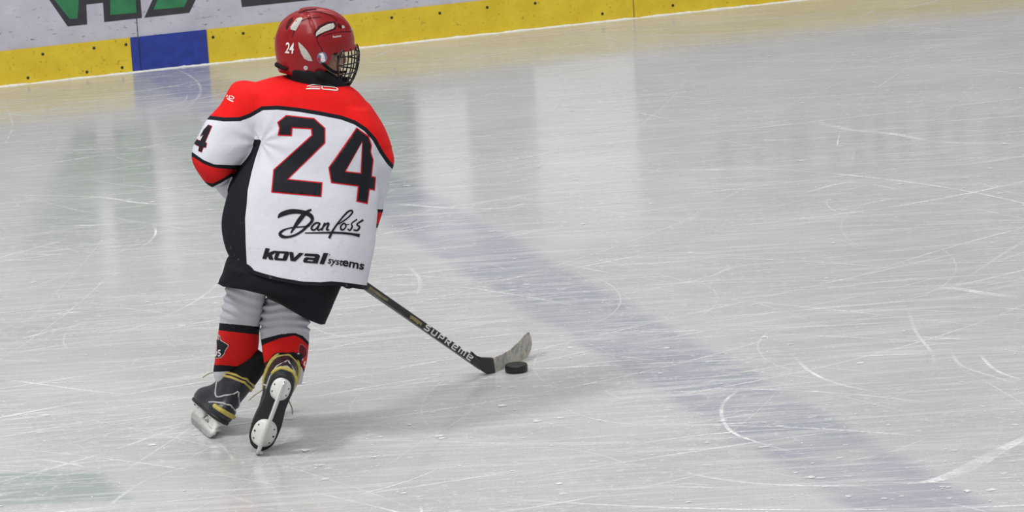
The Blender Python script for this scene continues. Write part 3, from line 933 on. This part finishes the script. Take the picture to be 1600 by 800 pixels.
# colour zones: distances to the seams, held on the cloth
YOKE = [(270, 150), (323, 183.5), (331, 184), (350, 186.5), (375, 186), (390, 180.5), (410, 169), (434, 168), (467, 171.5), (500, 177), (533, 183.5), (555, 191.5), (571.5, 202.5), (585, 217.5), (596, 237.5), (607, 253.5), (617, 264), (660, 300)]
PANEL = np.array([(200, 402), (221, 408), (248, 399), (270, 393), (298, 387), (320, 385.5), (341, 383), (382, 384), (418, 386), (460, 387)], float)
HEM = np.array([(340, 402), (362, 410), (386, 419), (411, 427), (438, 434), (474, 440), (501, 441), (518, 439.5), (540, 441.5), (576, 446.5), (600, 450)], float)
def sdist(pt, pl):
    best = 1e9; sg = 1
    for i in range(len(pl)-1):
        ax, ay = pl[i]; bx, by = pl[i+1]; dx, dy = bx-ax, by-ay
        t = max(0, min(1, ((pt[0]-ax)*dx+(pt[1]-ay)*dy)/(dx*dx+dy*dy)))
        qx, qy = ax+dx*t, ay+dy*t; d = math.hypot(pt[0]-qx, pt[1]-qy)
        if d < best: best = d; sg = 1 if dx*(pt[1]-ay)-dy*(pt[0]-ax) < 0 else -1
    return best*sg
def cuff_val(x, y, left):
    if left:
        t0 = np.interp(x, [301, 318, 335, 362], [238, 250, 257, 258]); t1 = np.interp(x, [301, 318, 335, 362], [245, 256, 262, 265])
        t2 = np.interp(x, [306, 321, 332, 346, 361], [272, 284, 287, 280, 271]); t3 = t2+5.5
    else:
        t0, t1, t2, t3 = 327, 332, 350, 356
    return y-t0, y-t1, y-t2, y-t3
A = {k: np.zeros(len(me.vertices), np.float32) for k in ('yoke', 'panel', 'hem', 'arm', 'cuffa', 'cuffb', 'cuffc', 'cuffd', 'dirt')}
for i, v in enumerate(me.vertices):
    x, y = proj(v.co)
    A['yoke'][i] = sdist((x, y), YOKE)
    A['panel'][i] = min(np.interp(y, PANEL[:, 0], PANEL[:, 1])-x, (y-218)*1.0)
    A['hem'][i] = y-np.interp(x, HEM[:, 0], HEM[:, 1])
    dt = bvh_t.find_nearest(v.co)[3]; dl = bvh_l.find_nearest(v.co)[3]; dr = bvh_r.find_nearest(v.co)[3]
    A['arm'][i] = (dt-min(dl, dr))*100 - .15 if (x < 410 or x > 560 or v.co.y > 12.3) else -1
    A['cuffa'][i], A['cuffb'][i], A['cuffc'][i], A['cuffd'][i] = cuff_val(x, y, dl < dr)
    A['dirt'][i] = sstep(330, 400, y)*.9+.1
for k, arr in A.items():
    at = me.attributes.new(k, 'FLOAT', 'POINT'); at.data.foreach_set('value', arr)
bvh_j = bvh_of_mesh(me)

# ---- prints on the jersey
c5 = lambda pts: [p[:2] for p in crop(pts, 5, 410, 170)]
two = c5([(115, 105), (185, 48), (405, 72), (492, 150), (492, 268), (205, 548), (470, 574), (462, 690), (68, 655), (85, 475), (383, 205), (378, 160), (236, 152), (230, 214), (118, 208), (130, 150)])
four = c5([(735, 145), (832, 212), (856, 285), (848, 335), (868, 400), (855, 525), (886, 532), (878, 640), (838, 632), (822, 745), (732, 725), (745, 608), (535, 580), (515, 460)])
hole = c5([(778, 262), (766, 500), (652, 487)])
drape('number_outline', [fill_poly(two, (), 5), fill_poly(four, (hole,), 5)], bvh_j, M_red_print, jersey, .0012)
drape('number', [fill_poly(offset_poly(two, -1.9), (), 5), fill_poly(offset_poly(four, -1.9), (offset_poly(hole, 1.7),), 5)], bvh_j, M_black_print, jersey, .0024)
c7 = lambda pts: crop(pts, 7.275, 400, 320)
script = [
 [(250, 150, 8), (285, 112, 40), (380, 80, 46), (470, 76, 40), (560, 92, 38), (622, 125, 38), (640, 165, 30), (622, 205, 26), (580, 245, 26), (520, 300, 22), (440, 346, 20), (360, 366, 22), (300, 360, 30), (272, 332, 28), (295, 300, 22), (345, 275, 14), (420, 258, 12), (520, 250, 12), (612, 240, 10)],
 [(630, 52, 14), (560, 95, 36), (500, 165, 42), (450, 235, 32), (395, 322, 12)],
 [(722, 207, 14), (680, 207, 18), (642, 240, 18), (630, 275, 18), (662, 286, 16), (700, 250, 14), (728, 208, 16)],
 [(728, 206, 16), (700, 270, 18), (715, 288, 14), (752, 262, 9)],
 [(782, 203, 16), (745, 292, 18)], [(758, 262, 9), (800, 216, 16), (826, 216, 18), (802, 280, 18), (835, 283, 10)],
 [(830, 380, 24), (880, 280, 19), (960, 170, 16), (1040, 82, 18), (1085, 66, 16), (1092, 92, 16), (1040, 150, 14), (960, 205, 12), (915, 228, 10)],
 [(1002, 205, 14), (965, 240, 16), (966, 280, 17), (1000, 277, 14), (1022, 238, 14), (1002, 205, 14)],
 [(1020, 225, 8), (1060, 222, 8)], [(1148, 165, 13), (1085, 212, 12), (1092, 250, 16), (1065, 290, 16), (1040, 272, 9)],
 [(1217, 172, 18), (1145, 222, 13), (1176, 250, 16), (1150, 290, 18), (1105, 284, 12)],
 [(555, 320, 10), (700, 318, 14), (860, 316, 18), (1000, 322, 20), (1100, 335, 22), (1178, 350, 32)]]
drape('script_lettering', [ribbon(c7(s), 6, 1.22) for s in script], bvh_j, M_black_print, jersey, .0018)
block = [
 ([(108, 492), (158, 497), (143, 545), (205, 520), (248, 525), (182, 570), (200, 626), (150, 622), (132, 582), (118, 618), (72, 612)], ()),
 ([(240, 525), (368, 532), (378, 550), (352, 625), (335, 637), (218, 628), (205, 612), (225, 538)], ([(270, 550), (322, 553), (303, 610), (248, 605)],)),
 ([(378, 535), (425, 540), (432, 603), (492, 545), (545, 550), (448, 642), (392, 638)], ()),
 ([(560, 552), (705, 560), (728, 580), (700, 668), (548, 656), (534, 640), (548, 606), (572, 596), (665, 603), (670, 588), (545, 580)], ([(588, 622), (652, 628), (645, 643), (582, 638)],)),
 ([(768, 546), (822, 550), (772, 676), (720, 670)], ())]
drape('block_lettering', [fill_poly([p[:2] for p in c7(o_)], [[p[:2] for p in c7(h_)] for h_ in hs], 4) for o_, hs in block]
      + [text_shape('syst', 15.5, (511.3, 411.2), 9, .1, .25, .98), text_shape('ems', 18.5, (533.6, 414.6), 11.5, 0, .45, 1.16), fill_poly(disc(515, 398, .9), (), 2)], bvh_j, M_black_print, jersey, .0018)
four_arm = [(326, 195.5), (331, 197.5), (320.5, 222), (323, 224), (321.5, 230.5), (318, 229.5), (315, 237.5), (310.5, 235.5), (312, 229), (304, 225), (308.5, 218), (313.5, 220.5), (319, 209), (313.5, 213), (319, 203)]
drape('sleeve_number', [fill_poly(offset_poly(four_arm, .7), (), 3)], bvh_j, M_red_print, jersey, .0012)
drape('sleeve_number_fill', [fill_poly(four_arm, (), 3)], bvh_j, M_black_print, jersey, .0026)
c8 = lambda pts: crop(pts, 8, 290, 130); c16 = lambda pts: crop(pts, 8, 430, 111.8)
drape('shoulder_mark', [ribbon(c8(s)) for s in ([(520, 190, 12), (560, 215, 14), (600, 232, 14)], [(528, 150, 14), (520, 175, 12)], [(560, 155, 12), (548, 185, 10), (590, 200, 10), (608, 182, 10), (575, 160, 10)])], bvh_j, M_white_print, jersey, .0022)
drape('collar_mark', [ribbon(c16(s)) for s in ([(398, 190, 9), (470, 172, 10), (560, 176, 9), (574, 182, 8), (572, 215, 9)], [(385, 220, 11), (470, 218, 13), (560, 222, 12)],
      [(430, 196, 5), (560, 198, 6)], [(604, 170, 10), (592, 192, 9), (590, 222, 10), (680, 230, 14), (765, 238, 12), (775, 218, 10), (720, 200, 9), (605, 190, 8)])], bvh_j, M_white_print, jersey, .0022)

# ---- padded pants
bp_ = bmesh.new()
add_rings(bp_, [(362, 380, 560, 415, 12.15, .13), (356, 402, 548, 432, 12.15, .14), (350, 422, 530, 446, 12.15, .145), (348, 436, 526, 456, 12.15, .14)], 40)
add_rings(bp_, [(354, 405, 450, 430, 12.15, .125), (347, 430, 432, 450, 12.17, .125), (341, 441, 416, 458, 12.18, .125), (338, 456, 416, 474, 12.19, .125)], 36, 3, 3.0)
add_rings(bp_, [(415, 425, 535, 440, 12.16, .13), (416, 446, 526, 462, 12.17, .13), (418, 463, 517, 484, 12.18, .13), (420, 480, 507, 505, 12.19, .13), (424, 500, 501, 526, 12.20, .13)], 36, 3, 3.4)
me = voxel(bp_, .0065, 4, .5)
CN = [(v.co.copy(), v.normal.copy()) for v in me.vertices]; NEWCO = []
PANTC = [(330, 441), (343, 443), (350, 447), (385, 452.5), (413, 459.5), (417, 460), (418.5, 464), (440, 473), (480, 497), (503, 506.5), (530, 506.5)]
for p, n_ in CN: NEWCO += list(clamp_low(p + n_*(.004*noise.noise((p.x*12, p.y*12, p.z*7))), PANTC))
me.vertices.foreach_set('co', NEWCO); me.update()
pants = link('pants', me, M_black_cloth, person)

# ---- socks over shin pads
def sock(name, rows, bands, folds):
    bm = bmesh.new()
    add_loft(bm, [lring(*r, n=100, ex=2.15) for r in dense(rows, 14)])
    me = bpy.data.meshes.new(name); bmesh.ops.recalc_face_normals(bm, faces=bm.faces); bm.to_mesh(me); bm.free()
    B = []; NC = []
    for p, n_ in [(v.co.copy(), v.normal.copy()) for v in me.vertices]:
        x, y = proj(p)
        f = folds(x, y)
        NC += list(p + n_*(f + .002*noise.noise((p.x*14, p.y*14, p.z*20))))
        ys = [np.interp(x, [q[0] for q in b_], [q[1] for q in b_]) for b_ in bands]
        k = 0
        while k < len(ys) and y > ys[k]: k += 1
        if k == 0: t = 1+(y-ys[0])/30
        elif k == len(ys): t = k+(y-ys[-1])/30
        else: t = k+(y-ys[k-1])/max(ys[k]-ys[k-1], .1)
        B.append(t)
    me.vertices.foreach_set('co', NC); me.update()
    at = me.attributes.new('band', 'FLOAT', 'POINT'); at.data.foreach_set('value', np.array(B, np.float32))
    return link(name, me, M_sock, person), bvh_of_mesh(me)
def foldsL(x, y):
    if y > 508: return 0
    return .0045*math.sin((y-.28*(x-350))*.42+1.0*math.sin(x*.06))*sstep(508, 488, y)*(.5+.5*math.sin(x*.04))
def foldsR(x, y):
    b_ = 522-6*math.sin((x-408)/24)
    return .0055*math.sin((y+.16*(x-440)*math.copysign(1, 440-x))*.52+1.1*math.sin(x*.07))*sstep(b_+2, b_-10, y)*sstep(462, 476, y)
sockL, bvh_sl = sock('sock', [(357, 430, 420, 448, 12.19, .085), (352, 455, 415, 468, 12.21, .085), (347, 482, 411, 490, 12.235, .08), (343, 507, 406, 515, 12.27, .078), (340, 527, 405, 535, 12.305, .075),
      (337, 550, 402, 552, 12.345, .068), (334.5, 572, 395, 568, 12.385, .060), (334, 582, 388, 580, 12.40, .055), (337, 594, 382, 594, 12.41, .050), (346, 606, 374, 606, 12.41, .040)],
      [[(343, 505), (406, 511)], [(342, 515.5), (404, 523)], [(334, 570.5), (375, 573)], [(333, 581), (380, 579)]], foldsL)
sockR, bvh_sr = sock('sock', [(424, 452, 486, 470, 12.20, .085), (412, 475, 484, 484, 12.215, .085), (407, 497, 483, 502, 12.235, .083), (406, 518, 483, 522, 12.24, .080), (409, 540, 482, 542, 12.23, .074),
      (412, 562, 480, 562, 12.235, .062), (413, 578, 476, 580, 12.245, .052), (415, 596, 472, 598, 12.25, .044)],
      [[(405, 532), (414, 529), (437, 523), (460, 520.5), (473, 525), (483, 536)], [(405, 541), (414, 537), (437, 528), (460, 523.5), (470, 528), (483, 541)],
       [(412, 568), (425, 560), (440, 552), (460, 550), (470, 566), (478, 582)], [(412, 577), (425, 569), (436, 562), (462, 561), (472, 574), (480, 592)]], foldsR)
# sock emblems: dark hat-like patch with 95
cs = lambda pts: crop(pts, 8, 325, 500)
em = [(110, 215), (130, 178), (155, 200), (160, 245), (195, 268), (250, 300), (262, 320), (240, 350), (222, 380), (205, 430), (160, 472), (70, 485), (80, 350)]
drape('sock_emblem_edge', [fill_poly([p[:2] for p in cs(em)], (), 3)], bvh_sl, M_white_print, sockL, .0012)
drape('sock_emblem', [fill_poly(offset_poly([p[:2] for p in cs(em)], -.9), (), 3)], bvh_sl, M_black_print, sockL, .0020)
drape('sock_emblem_number', [text_shape('95', 14, (335.8, 557.0), -8, .15, .35, .75)], bvh_sl, M_white_print, sockL, .0030)
cr = lambda pts: crop(pts, 8, 390, 520)
er = [(605, 200), (630, 130), (670, 150), (710, 190), (722, 260), (700, 310), (660, 330), (610, 290)]
drape('sock_emblem_edge', [fill_poly([p[:2] for p in cr(er)], (), 3)], bvh_sr, M_grey_print, sockR, .0012)
drape('sock_emblem', [fill_poly(offset_poly([p[:2] for p in cr(er)], -1.3), (), 3)], bvh_sr, plain('dark_red_print', (.16, .01, .02), .6), sockR, .0020)
drape('sock_emblem_mark', [ribbon(cr(s)) for s in ([(600, 250, 22), (625, 290, 24)], [(645, 318, 22), (662, 338, 18)], [(685, 350, 16), (675, 390, 18), (690, 410, 10)])], bvh_sr, M_white_print, sockR, .0030)

# ---- skates
def footprint(u):
    """half width along the sole, u 0 heel .. 1 toe"""
    w_ = np.interp(u, [0, .06, .15, .3, .45, .62, .75, .88, .96, 1], [.35, .72, .88, .86, .84, .98, 1.0, .90, .62, .25])
    return float(w_)
def sole_ring(xb, xf, hw, z, n=44, fw=1.0):
    out = []
    for j in range(n):
        t = 2*math.pi*j/n
        u = .5+.5*math.cos(t)              # 1 toe, 0 heel
        x = xb+(xf-xb)*u
        full = footprint(u)*fw+(1-fw)*math.sqrt(max(0, 1-(2*u-1)**2))
        y = math.copysign(full, math.sin(t))*hw if 0 < j < n and abs(math.sin(t)) > 1e-6 else 0
        out.append(Vector((x, y, z)))
    return out
def build_skate(origin, F, U, S, gt_=.325, s=1.0, gx=-.118, lace=True):
    """F toe direction, U up out of the boot, S = left side; origin at the middle of the runner's edge"""
    root = empty('ice_skate', origin)
    root.parent = person
    root.matrix_parent_inverse = Matrix.Translation(person.location).inverted()
    M = Matrix(((F.x*s, S.x*s, U.x*s, origin[0]), (F.y*s, S.y*s, U.y*s, origin[1]), (F.z*s, S.z*s, U.z*s, origin[2]), (0, 0, 0, 1)))
    def fin(name, bm, mat, sub=0, par=None):
        bmesh.ops.transform(bm, matrix=M, verts=bm.verts)
        o = from_bm(name, bm, mat, None)
        o.parent = par or root
        o.matrix_parent_inverse = Matrix.Translation(root.location).inverted()
        if par: o.matrix_parent_inverse = Matrix.Identity(4)
        if sub: md = o.modifiers.new('s', 'SUBSURF'); md.levels = md.render_levels = sub
        return o
    def profile_solid(poly, hw_):
        bm = bmesh.new()
        for y0, y1 in ((-hw_, hw_),):
            a = [bm.verts.new((x, y0, z)) for x, z in poly]; b_ = [bm.verts.new((x, y1, z)) for x, z in poly]
            bm.faces.new(a[::-1]); bm.faces.new(b_)
            for i in range(len(poly)): bm.faces.new((a[i], a[(i+1) % len(poly)], b_[(i+1) % len(poly)], b_[i]))
        return bm
    run = [(-.128, .026), (-.130, .014), (-.120, .004), (-.09, .001), (0, 0), (.09, .001), (.118, .006), (.131, .018), (.132, .028)]
    fin('runner', profile_solid(run, .0018), M_steel)
    # blade holder : rail and two towers flaring to rivetted plates
    bm = profile_solid([(-.132, .020), (-.120, .013), (.118, .013), (.134, .024), (.130, .034), (-.128, .034)], .0055)
    for x0, x1, t0, t1, hw0, hw1 in ((-.125, -.050, -.118, -.042, .008, .029), (.030, .112, .028, .122, .008, .036)):
        rings = []
        for k in range(7):
            f = k/6; e = f**2.2
            xa = x0+(t0-x0)*f; xb_ = x1+(t1-x1)*f; hw_ = hw0+(hw1-hw0)*e; z = .028+.030*f
            rings.append([Vector(((xa+xb_)/2+(xb_-xa)/2*math.copysign(abs(math.cos(t))**.8, math.cos(t)), hw_*math.copysign(abs(math.sin(t))**.9, math.sin(t)), z)) for t in [2*math.pi*j/28 for j in range(28)]])
        rings.append([Vector((p.x, p.y, .061)) for p in rings[-1]])
        add_loft(bm, rings)
    holder = fin('blade_holder', bm, M_holder)
    # rivets on the plates
    for cx, rx, ry, nn in ((-.080, .031, .0225, 8), (.075, .040, .029, 10)):
        for i in range(nn):
            t = 2*math.pi*(i+.5)/nn
            if abs(math.sin(t)) < .35: continue
            bm = bmesh.new()
            add_ellipsoid(bm, (cx+rx*math.cos(t), ry*math.sin(t), .0545), (Vector((1, 0, 0)), Vector((0, 1, 0)), Vector((0, 0, 1))), (.0034, .0034, .0034), 10, 6)
            o = fin('rivet', bm, M_wire); 
    # sole and boot
    bm = bmesh.new()
    add_loft(bm, [sole_ring(-.122, .128, .034, .058), sole_ring(-.129, .136, .042, .060), sole_ring(-.130, .137, .043, .068), sole_ring(-.126, .133, .040, .071)])
    fin('sole', bm, M_guard)
    bm = bmesh.new()
    lv = [(.066, -.124, .130, .040, 1), (.078, -.131, .136, .044, 1), (.098, -.131, .131, .043, 1), (.114, -.128, .112, .038, .9), (.128, -.125, .070, .040, .7), (.145, -.124, .040, .042, .5),
          (.168, -.124, .020, .046, .3), (.200, -.126, .014, .050, .1), (.238, -.130, .012, .053, 0), (.245, -.124, .008, .049, 0), (.230, -.110, .0, .036, 0)]
    add_loft(bm, [sole_ring(b_, f_, h_, z_, 44, k_) for z_, b_, f_, h_, k_ in dense([(l[0], l[1], l[2], l[3], l[4]) for l in lv], 3)])
    boot = fin('boot', bm, M_boot)
    # tendon guard and tongue
    def plate(z0, z1, xr0, xr1, ry0, ry1, a0_, a1_, sgn, th=.008):
        bm = bmesh.new(); R_ = []
        for i in range(9):
            f = i/8; z = z0+(z1-z0)*f; ry = (ry0+(ry1-ry0)*f)*(1 if f < .7 else math.sqrt(max(0.12, 1-((f-.7)/.34)**2)))
            xc = xr0+(xr1-xr0)*f
            row = []
            for j in range(11):
                t = math.radians(a0_+(a1_-a0_)*j/10)
                row.append(Vector((xc+sgn*.040*math.cos(t), ry*math.sin(t), z)))
            R_.append(row)
        vs = [[bm.verts.new(p) for p in r] for r in R_]
        for i in range(8):
            for j in range(10): bm.faces.new((vs[i][j], vs[i][j+1], vs[i+1][j+1], vs[i+1][j]))
        ext = bmesh.ops.solidify(bm, geom=bm.faces[:], thickness=th)
        return bm
    fin('tendon_guard', plate(.200, gt_, -.085, gx, .045, .042, -85, 85, -1, .011), M_guard)
    fin('tongue', plate(.175, .290, -.020, .018, .036, .040, -80, 80, 1, .010), M_under)
    # coloured trim : stripes round the heel quarter
    def stripe(name, zf, x0, x1, mat, wr=.0035, n=26, hwk=1.03):
        bm = bmesh.new(); pts = []
        for i in range(n):
            t = math.pi*(i/(n-1))
            x = x0+(x1-x0)*(.5+.5*math.cos(t)) if False else None
        # follow boot surface from one side, round the heel, to the other
        for i in range(n):
            f = i/(n-1)*2-1                   # -1..1
            z = zf(abs(f))
            lvz = [l[0] for l in lv[:9]]
            xb_ = np.interp(z, lvz, [l[1] for l in lv[:9]]); xf_ = np.interp(z, lvz, [l[2] for l in lv[:9]]); hw_ = np.interp(z, lvz, [l[3] for l in lv[:9]]); k_ = np.interp(z, lvz, [l[4] for l in lv[:9]])
            u = x0+(x1-x0)*abs(f)**1.6
            full = footprint(u)*k_+(1-k_)*math.sqrt(max(0, 1-(2*u-1)**2))
            y = math.copysign(full*hw_*min(1, abs(f)*4), f)
            pts.append(Vector((xb_+(xf_-xb_)*u-.001, y*hwk, z)))
        add_tube(bm, pts, [wr]*len(pts), 8, True, 1)
        return fin(name, bm, mat)
    stripe('yellow_stripe', lambda f: .212-.028*f, 0, .80, M_yellow, .0040)
    stripe('yellow_stripe', lambda f: .200-.028*f, 0, .82, M_yellow, .0040)
    stripe('silver_trim', lambda f: .172-.055*math.sin(f*math.pi*.9), 0, .62, M_silver, .0026)
    stripe('silver_trim', lambda f: .120-.030*f, 0, .30, M_silver, .0026)
    stripe('heel_flash', lambda f: .092, 0, .10, M_yellow, .0075, 12, 1.0)
    if lace:
        bm = bmesh.new()
        for k in range(5):
            x = .075-.018*k; z = .112+.014*k
            add_tube(bm, [Vector((x, -.026, z)), Vector((x+.006, 0, z+.010)), Vector((x, .026, z))], [.0024]*3, 6)
        add_tube(bm, [Vector((-.0, -.036, .185)), Vector((.02, -.060, .165)), Vector((.025, -.066, .135))], [.002]*3, 6)
        add_tube(bm, [Vector((-.0, .036, .185)), Vector((.02, .058, .165)), Vector((.028, .070, .140))], [.002]*3, 6)
        fin('laces', bm, M_lace)
    return root
# left skate stands on the ice, leaning; toe points away to the left
cl = G(319, 679)
F = Vector((-.30, .95, 0)).normalized()
U0 = Vector((.62, .02, .79)); U_ = (U0-F*U0.dot(F)).normalized(); S_ = U_.cross(F).normalized()
build_skate(cl + F*.06 + Vector((0, 0, .002)), F, U_, S_, .305, 1.06)
# right skate trails: sole toward the camera, toe on the ice
toe = G(402, 712)
F = Vector((-.39, .22, -.90)).normalized()
U0 = Vector((.06, .96, .24)); U_ = (U0-F*U0.dot(F)).normalized(); S_ = U_.cross(F).normalized()
org = toe - F*.131*1.05 - U_*.020 + Vector((0, 0, .003))
build_skate(org, F, U_, S_, .275, 1.05, -.165)

# ---- gloves round the stick
for C_, wr in ((haL, wrL), (haR, wrR)):
    bm = bmesh.new()
    fist(bm, C_, C_-wr, .0165, .029)
    d = (wr-C_).normalized()
    add_tube(bm, [C_+d*.03, C_+d*.07, C_+d*.13, C_+d*.155], [.040, .042, .056, .058], 16)
    me = voxel(bm, .005, 3, .5)
    link('hockey_glove', me, M_black_cloth, person)

# ================================================================== STICK AND PUCK
stick = empty('hockey_stick', (S_heel.x, S_heel.y, 0), 'black hockey stick with white lettering and pale taped blade, held above the puck', 'hockey stick')
Aax = S_dir
toCam = (CO-S_mid).normalized()
Wd = Aax.cross(toCam).normalized()            # across the shaft as seen
Dp = Wd.cross(Aax).normalized()
if Wd.z < 0: Wd = -Wd
def shaft_section(c, w_, d_, ch=.004):
    hw_, hd_ = w_/2, d_/2
    return [c+Wd*x+Dp*y for x, y in ((-hw_+ch, -hd_), (hw_-ch, -hd_), (hw_, -hd_+ch), (hw_, hd_-ch), (hw_-ch, hd_), (-hw_+ch, hd_), (-hw_, hd_-ch), (-hw_, -hd_+ch))]
# roll the shaft a little so its top edge shows
rot = Matrix.Rotation(math.radians(18), 3, Aax)
Wd, Dp = rot @ Wd, rot @ Dp
butt = on_stick(425)
L = (butt-S_heel).length
print('stick length', L, 'butt', butt, 'haL', haL, 'haR', haR)
bm = bmesh.new()
add_loft(bm, [shaft_section(S_heel+Aax*t, .0255*(1 if t > .02 else .98), .018) for t in (.015, .06, .12, L*.4, L*.7, L-.02, L)])
bvh_s = bvh_of_bm(bm)
shaft = from_bm('shaft', bm, M_shaft, stick, False)
bm = bmesh.new()
add_loft(bm, [shaft_section(S_heel+Aax*t, .034*k, .024*k) for t, k in ((L-.16, .92), (L-.15, 1), (L-.03, 1), (L-.02, 1.15), (L+.002, 1.15), (L+.004, .8))])
from_bm('grip_tape', bm, M_white_print, stick)
# blade and hosel outline, real thickness and curve away from the camera
BY = lambda x: float(np.interp(x, [735, 772, 800, 818, 832], [12.90, 12.935, 13.03, 13.10, 13.17]))
def blade_part(name, poly, mat, th):
    V, F = fill_poly(poly, (), 5)
    bm = bmesh.new(); fr, bk = [], []
    for x, y in V:
        p = P(x, y, BY(x)); fr.append(bm.verts.new(p-Vector((-.3, .95, 0))*th/2)); bk.append(bm.verts.new(p+Vector((-.3, .95, 0))*th/2))
    from collections import Counter
    ec = Counter()
    for f in F:
        bm.faces.new([fr[i] for i in f]); bm.faces.new([bk[i] for i in f][::-1])
        for i in range(len(f)): ec[tuple(sorted((f[i], f[(i+1) % len(f)])))] += 1
    for (a, b_), c in ec.items():
        if c == 1: bm.faces.new((fr[a], fr[b_], bk[b_], bk[a]))
    return bm
from math import hypot
hos = [(737, 549), (744, 555.5), (752, 558.5), (769.5, 559), (771, 566), (773.5, 584), (764, 584.6), (756, 582), (747, 575.5), (731, 563)]
bm = blade_part('hosel', hos, M_shaft, .014)
from_bm('hosel', bm, M_shaft, stick, False)
bl_ = [(769, 559), (783, 554), (797, 546), (808, 536), (816, 527), (823, 519.5), (826.5, 519), (829.5, 527), (831, 536), (829.5, 546), (825, 555), (818, 563), (808, 570.5), (796, 577), (783, 582), (773.2, 584)]
M_tape, nt_, b__ = new_mat('scuffed_tape')
v_ = coords(nt_)
c_ = mixc(nt_, noise_(nt_, v_, 45, 5, .7, .5, .72, 0, .8), (0.50, 0.48, 0.43, 1), (0.10, 0.10, 0.10, 1))
wv = N(nt_, 'ShaderNodeTexWave', {'Vector': v_, 'Scale': 28.0, 'Distortion': .6}); 
c_ = mixc(nt_, math_(nt_, 'MULTIPLY', wv.outputs['Fac'], .22), c_, (0.26, 0.25, 0.22, 1))
setin(nt_, b__.inputs['Base Color'], c_); b__.inputs['Roughness'].default_value = .8
bm = blade_part('blade', bl_, M_tape, .007)
from_bm('taped_blade', bm, M_tape, stick, False)
# lettering along the shaft
def shaft_map(pts, o=(663.5, 511.0), ang=34.6):
    a = math.radians(ang); out = []
    for u, v, *w_ in pts: out.append((o[0]+u*math.cos(a)+v*math.sin(a), o[1]+u*math.sin(a)-v*math.cos(a), *w_))
    return out
W_ = 1.9
def L_(u0, strokes): return [[(u0+x*9.0, -2.6+y*7.8, W_) for x, y in s] for s in strokes]
lets = []
GL = {'S': [[(.95, 1), (.15, 1)], [(.15, 1), (.15, .55)], [(.15, .55), (.9, .55)], [(.9, .55), (.9, 0)], [(.9, 0), (0, 0)]],
      'U': [[(.1, 1), (.1, 0)], [(.1, 0), (.95, 0)], [(.9, 0), (.9, 1)]],
      'P': [[(.1, 0), (.1, 1)], [(.1, 1), (.95, 1)], [(.9, 1), (.9, .45)], [(.9, .45), (.3, .45)]],
      'R': [[(.1, 0), (.1, 1)], [(.1, 1), (.95, 1)], [(.9, 1), (.8, .5)], [(.8, .5), (.3, .5)], [(.4, .5), (.95, 0)]],
      'E': [[(.95, 0), (.1, 0)], [(.1, 0), (.1, 1)], [(.1, 1), (.9, 1)], [(.9, 1), (.9, .55)], [(.9, .5), (.3, .5)]],
      'M': [[(.05, 0), (.05, 1)], [(.05, 1), (1.15, 1)], [(.6, 1), (.6, 0)], [(1.15, 1), (1.15, 0)]]}
u = 0
for ch in 'SUPREME':
    lets += L_(u, GL[ch]); u += 13.0 if ch != 'M' else 15.4
drape('shaft_lettering', [ribbon([tuple(q) for q in shaft_map(s)], 2) for s in lets], bvh_s, M_white_print, shaft, .0012)
drape('gold_band', [fill_poly([(641.5, 492), (650, 497), (660, 505), (655.5, 513), (647, 508.5), (638, 502)], (), 4)], bvh_s, M_gold, shaft, .0008)
drape('gold_edge', [ribbon([(577, 449.5, 5), (596, 463, 4.5), (606, 469.5, 3)], 4)], bvh_s, M_gold, shaft, .0008)
drape('gold_lettering', [text_shape('TOTAL', 4.6, (642, 498.5), 34.6, .1, .05, .9)], bvh_s, M_yellow, shaft, .0014)
drape('grey_edge', [ribbon([(574, 452.5, 2.6), (620, 486.5, 2.2), (690, 536, 2.0), (735, 566, 1.4)], 6)], bvh_s, plain('grey_edge', (.16, .16, .17), .4), shaft, .0008)

# ---- puck
pc = G(807, 580.5)
bm = bmesh.new(); prof = [(.2, 0), (.90, 0), (.97, .0012), (1, .004), (1, .0214), (.97, .0242), (.90, .0254), (.2, .0254)]
add_loft(bm, [[Vector((pc.x+.0381*r*math.cos(t), pc.y+.0381*r*math.sin(t), z+.0006)) for t in [2*math.pi*j/48 for j in range(48)]] for r, z in prof])
puck = from_bm('hockey_puck', bm, M_puck)
tag(puck, 'black rubber hockey puck on the ice beside the taped blade', 'hockey puck')
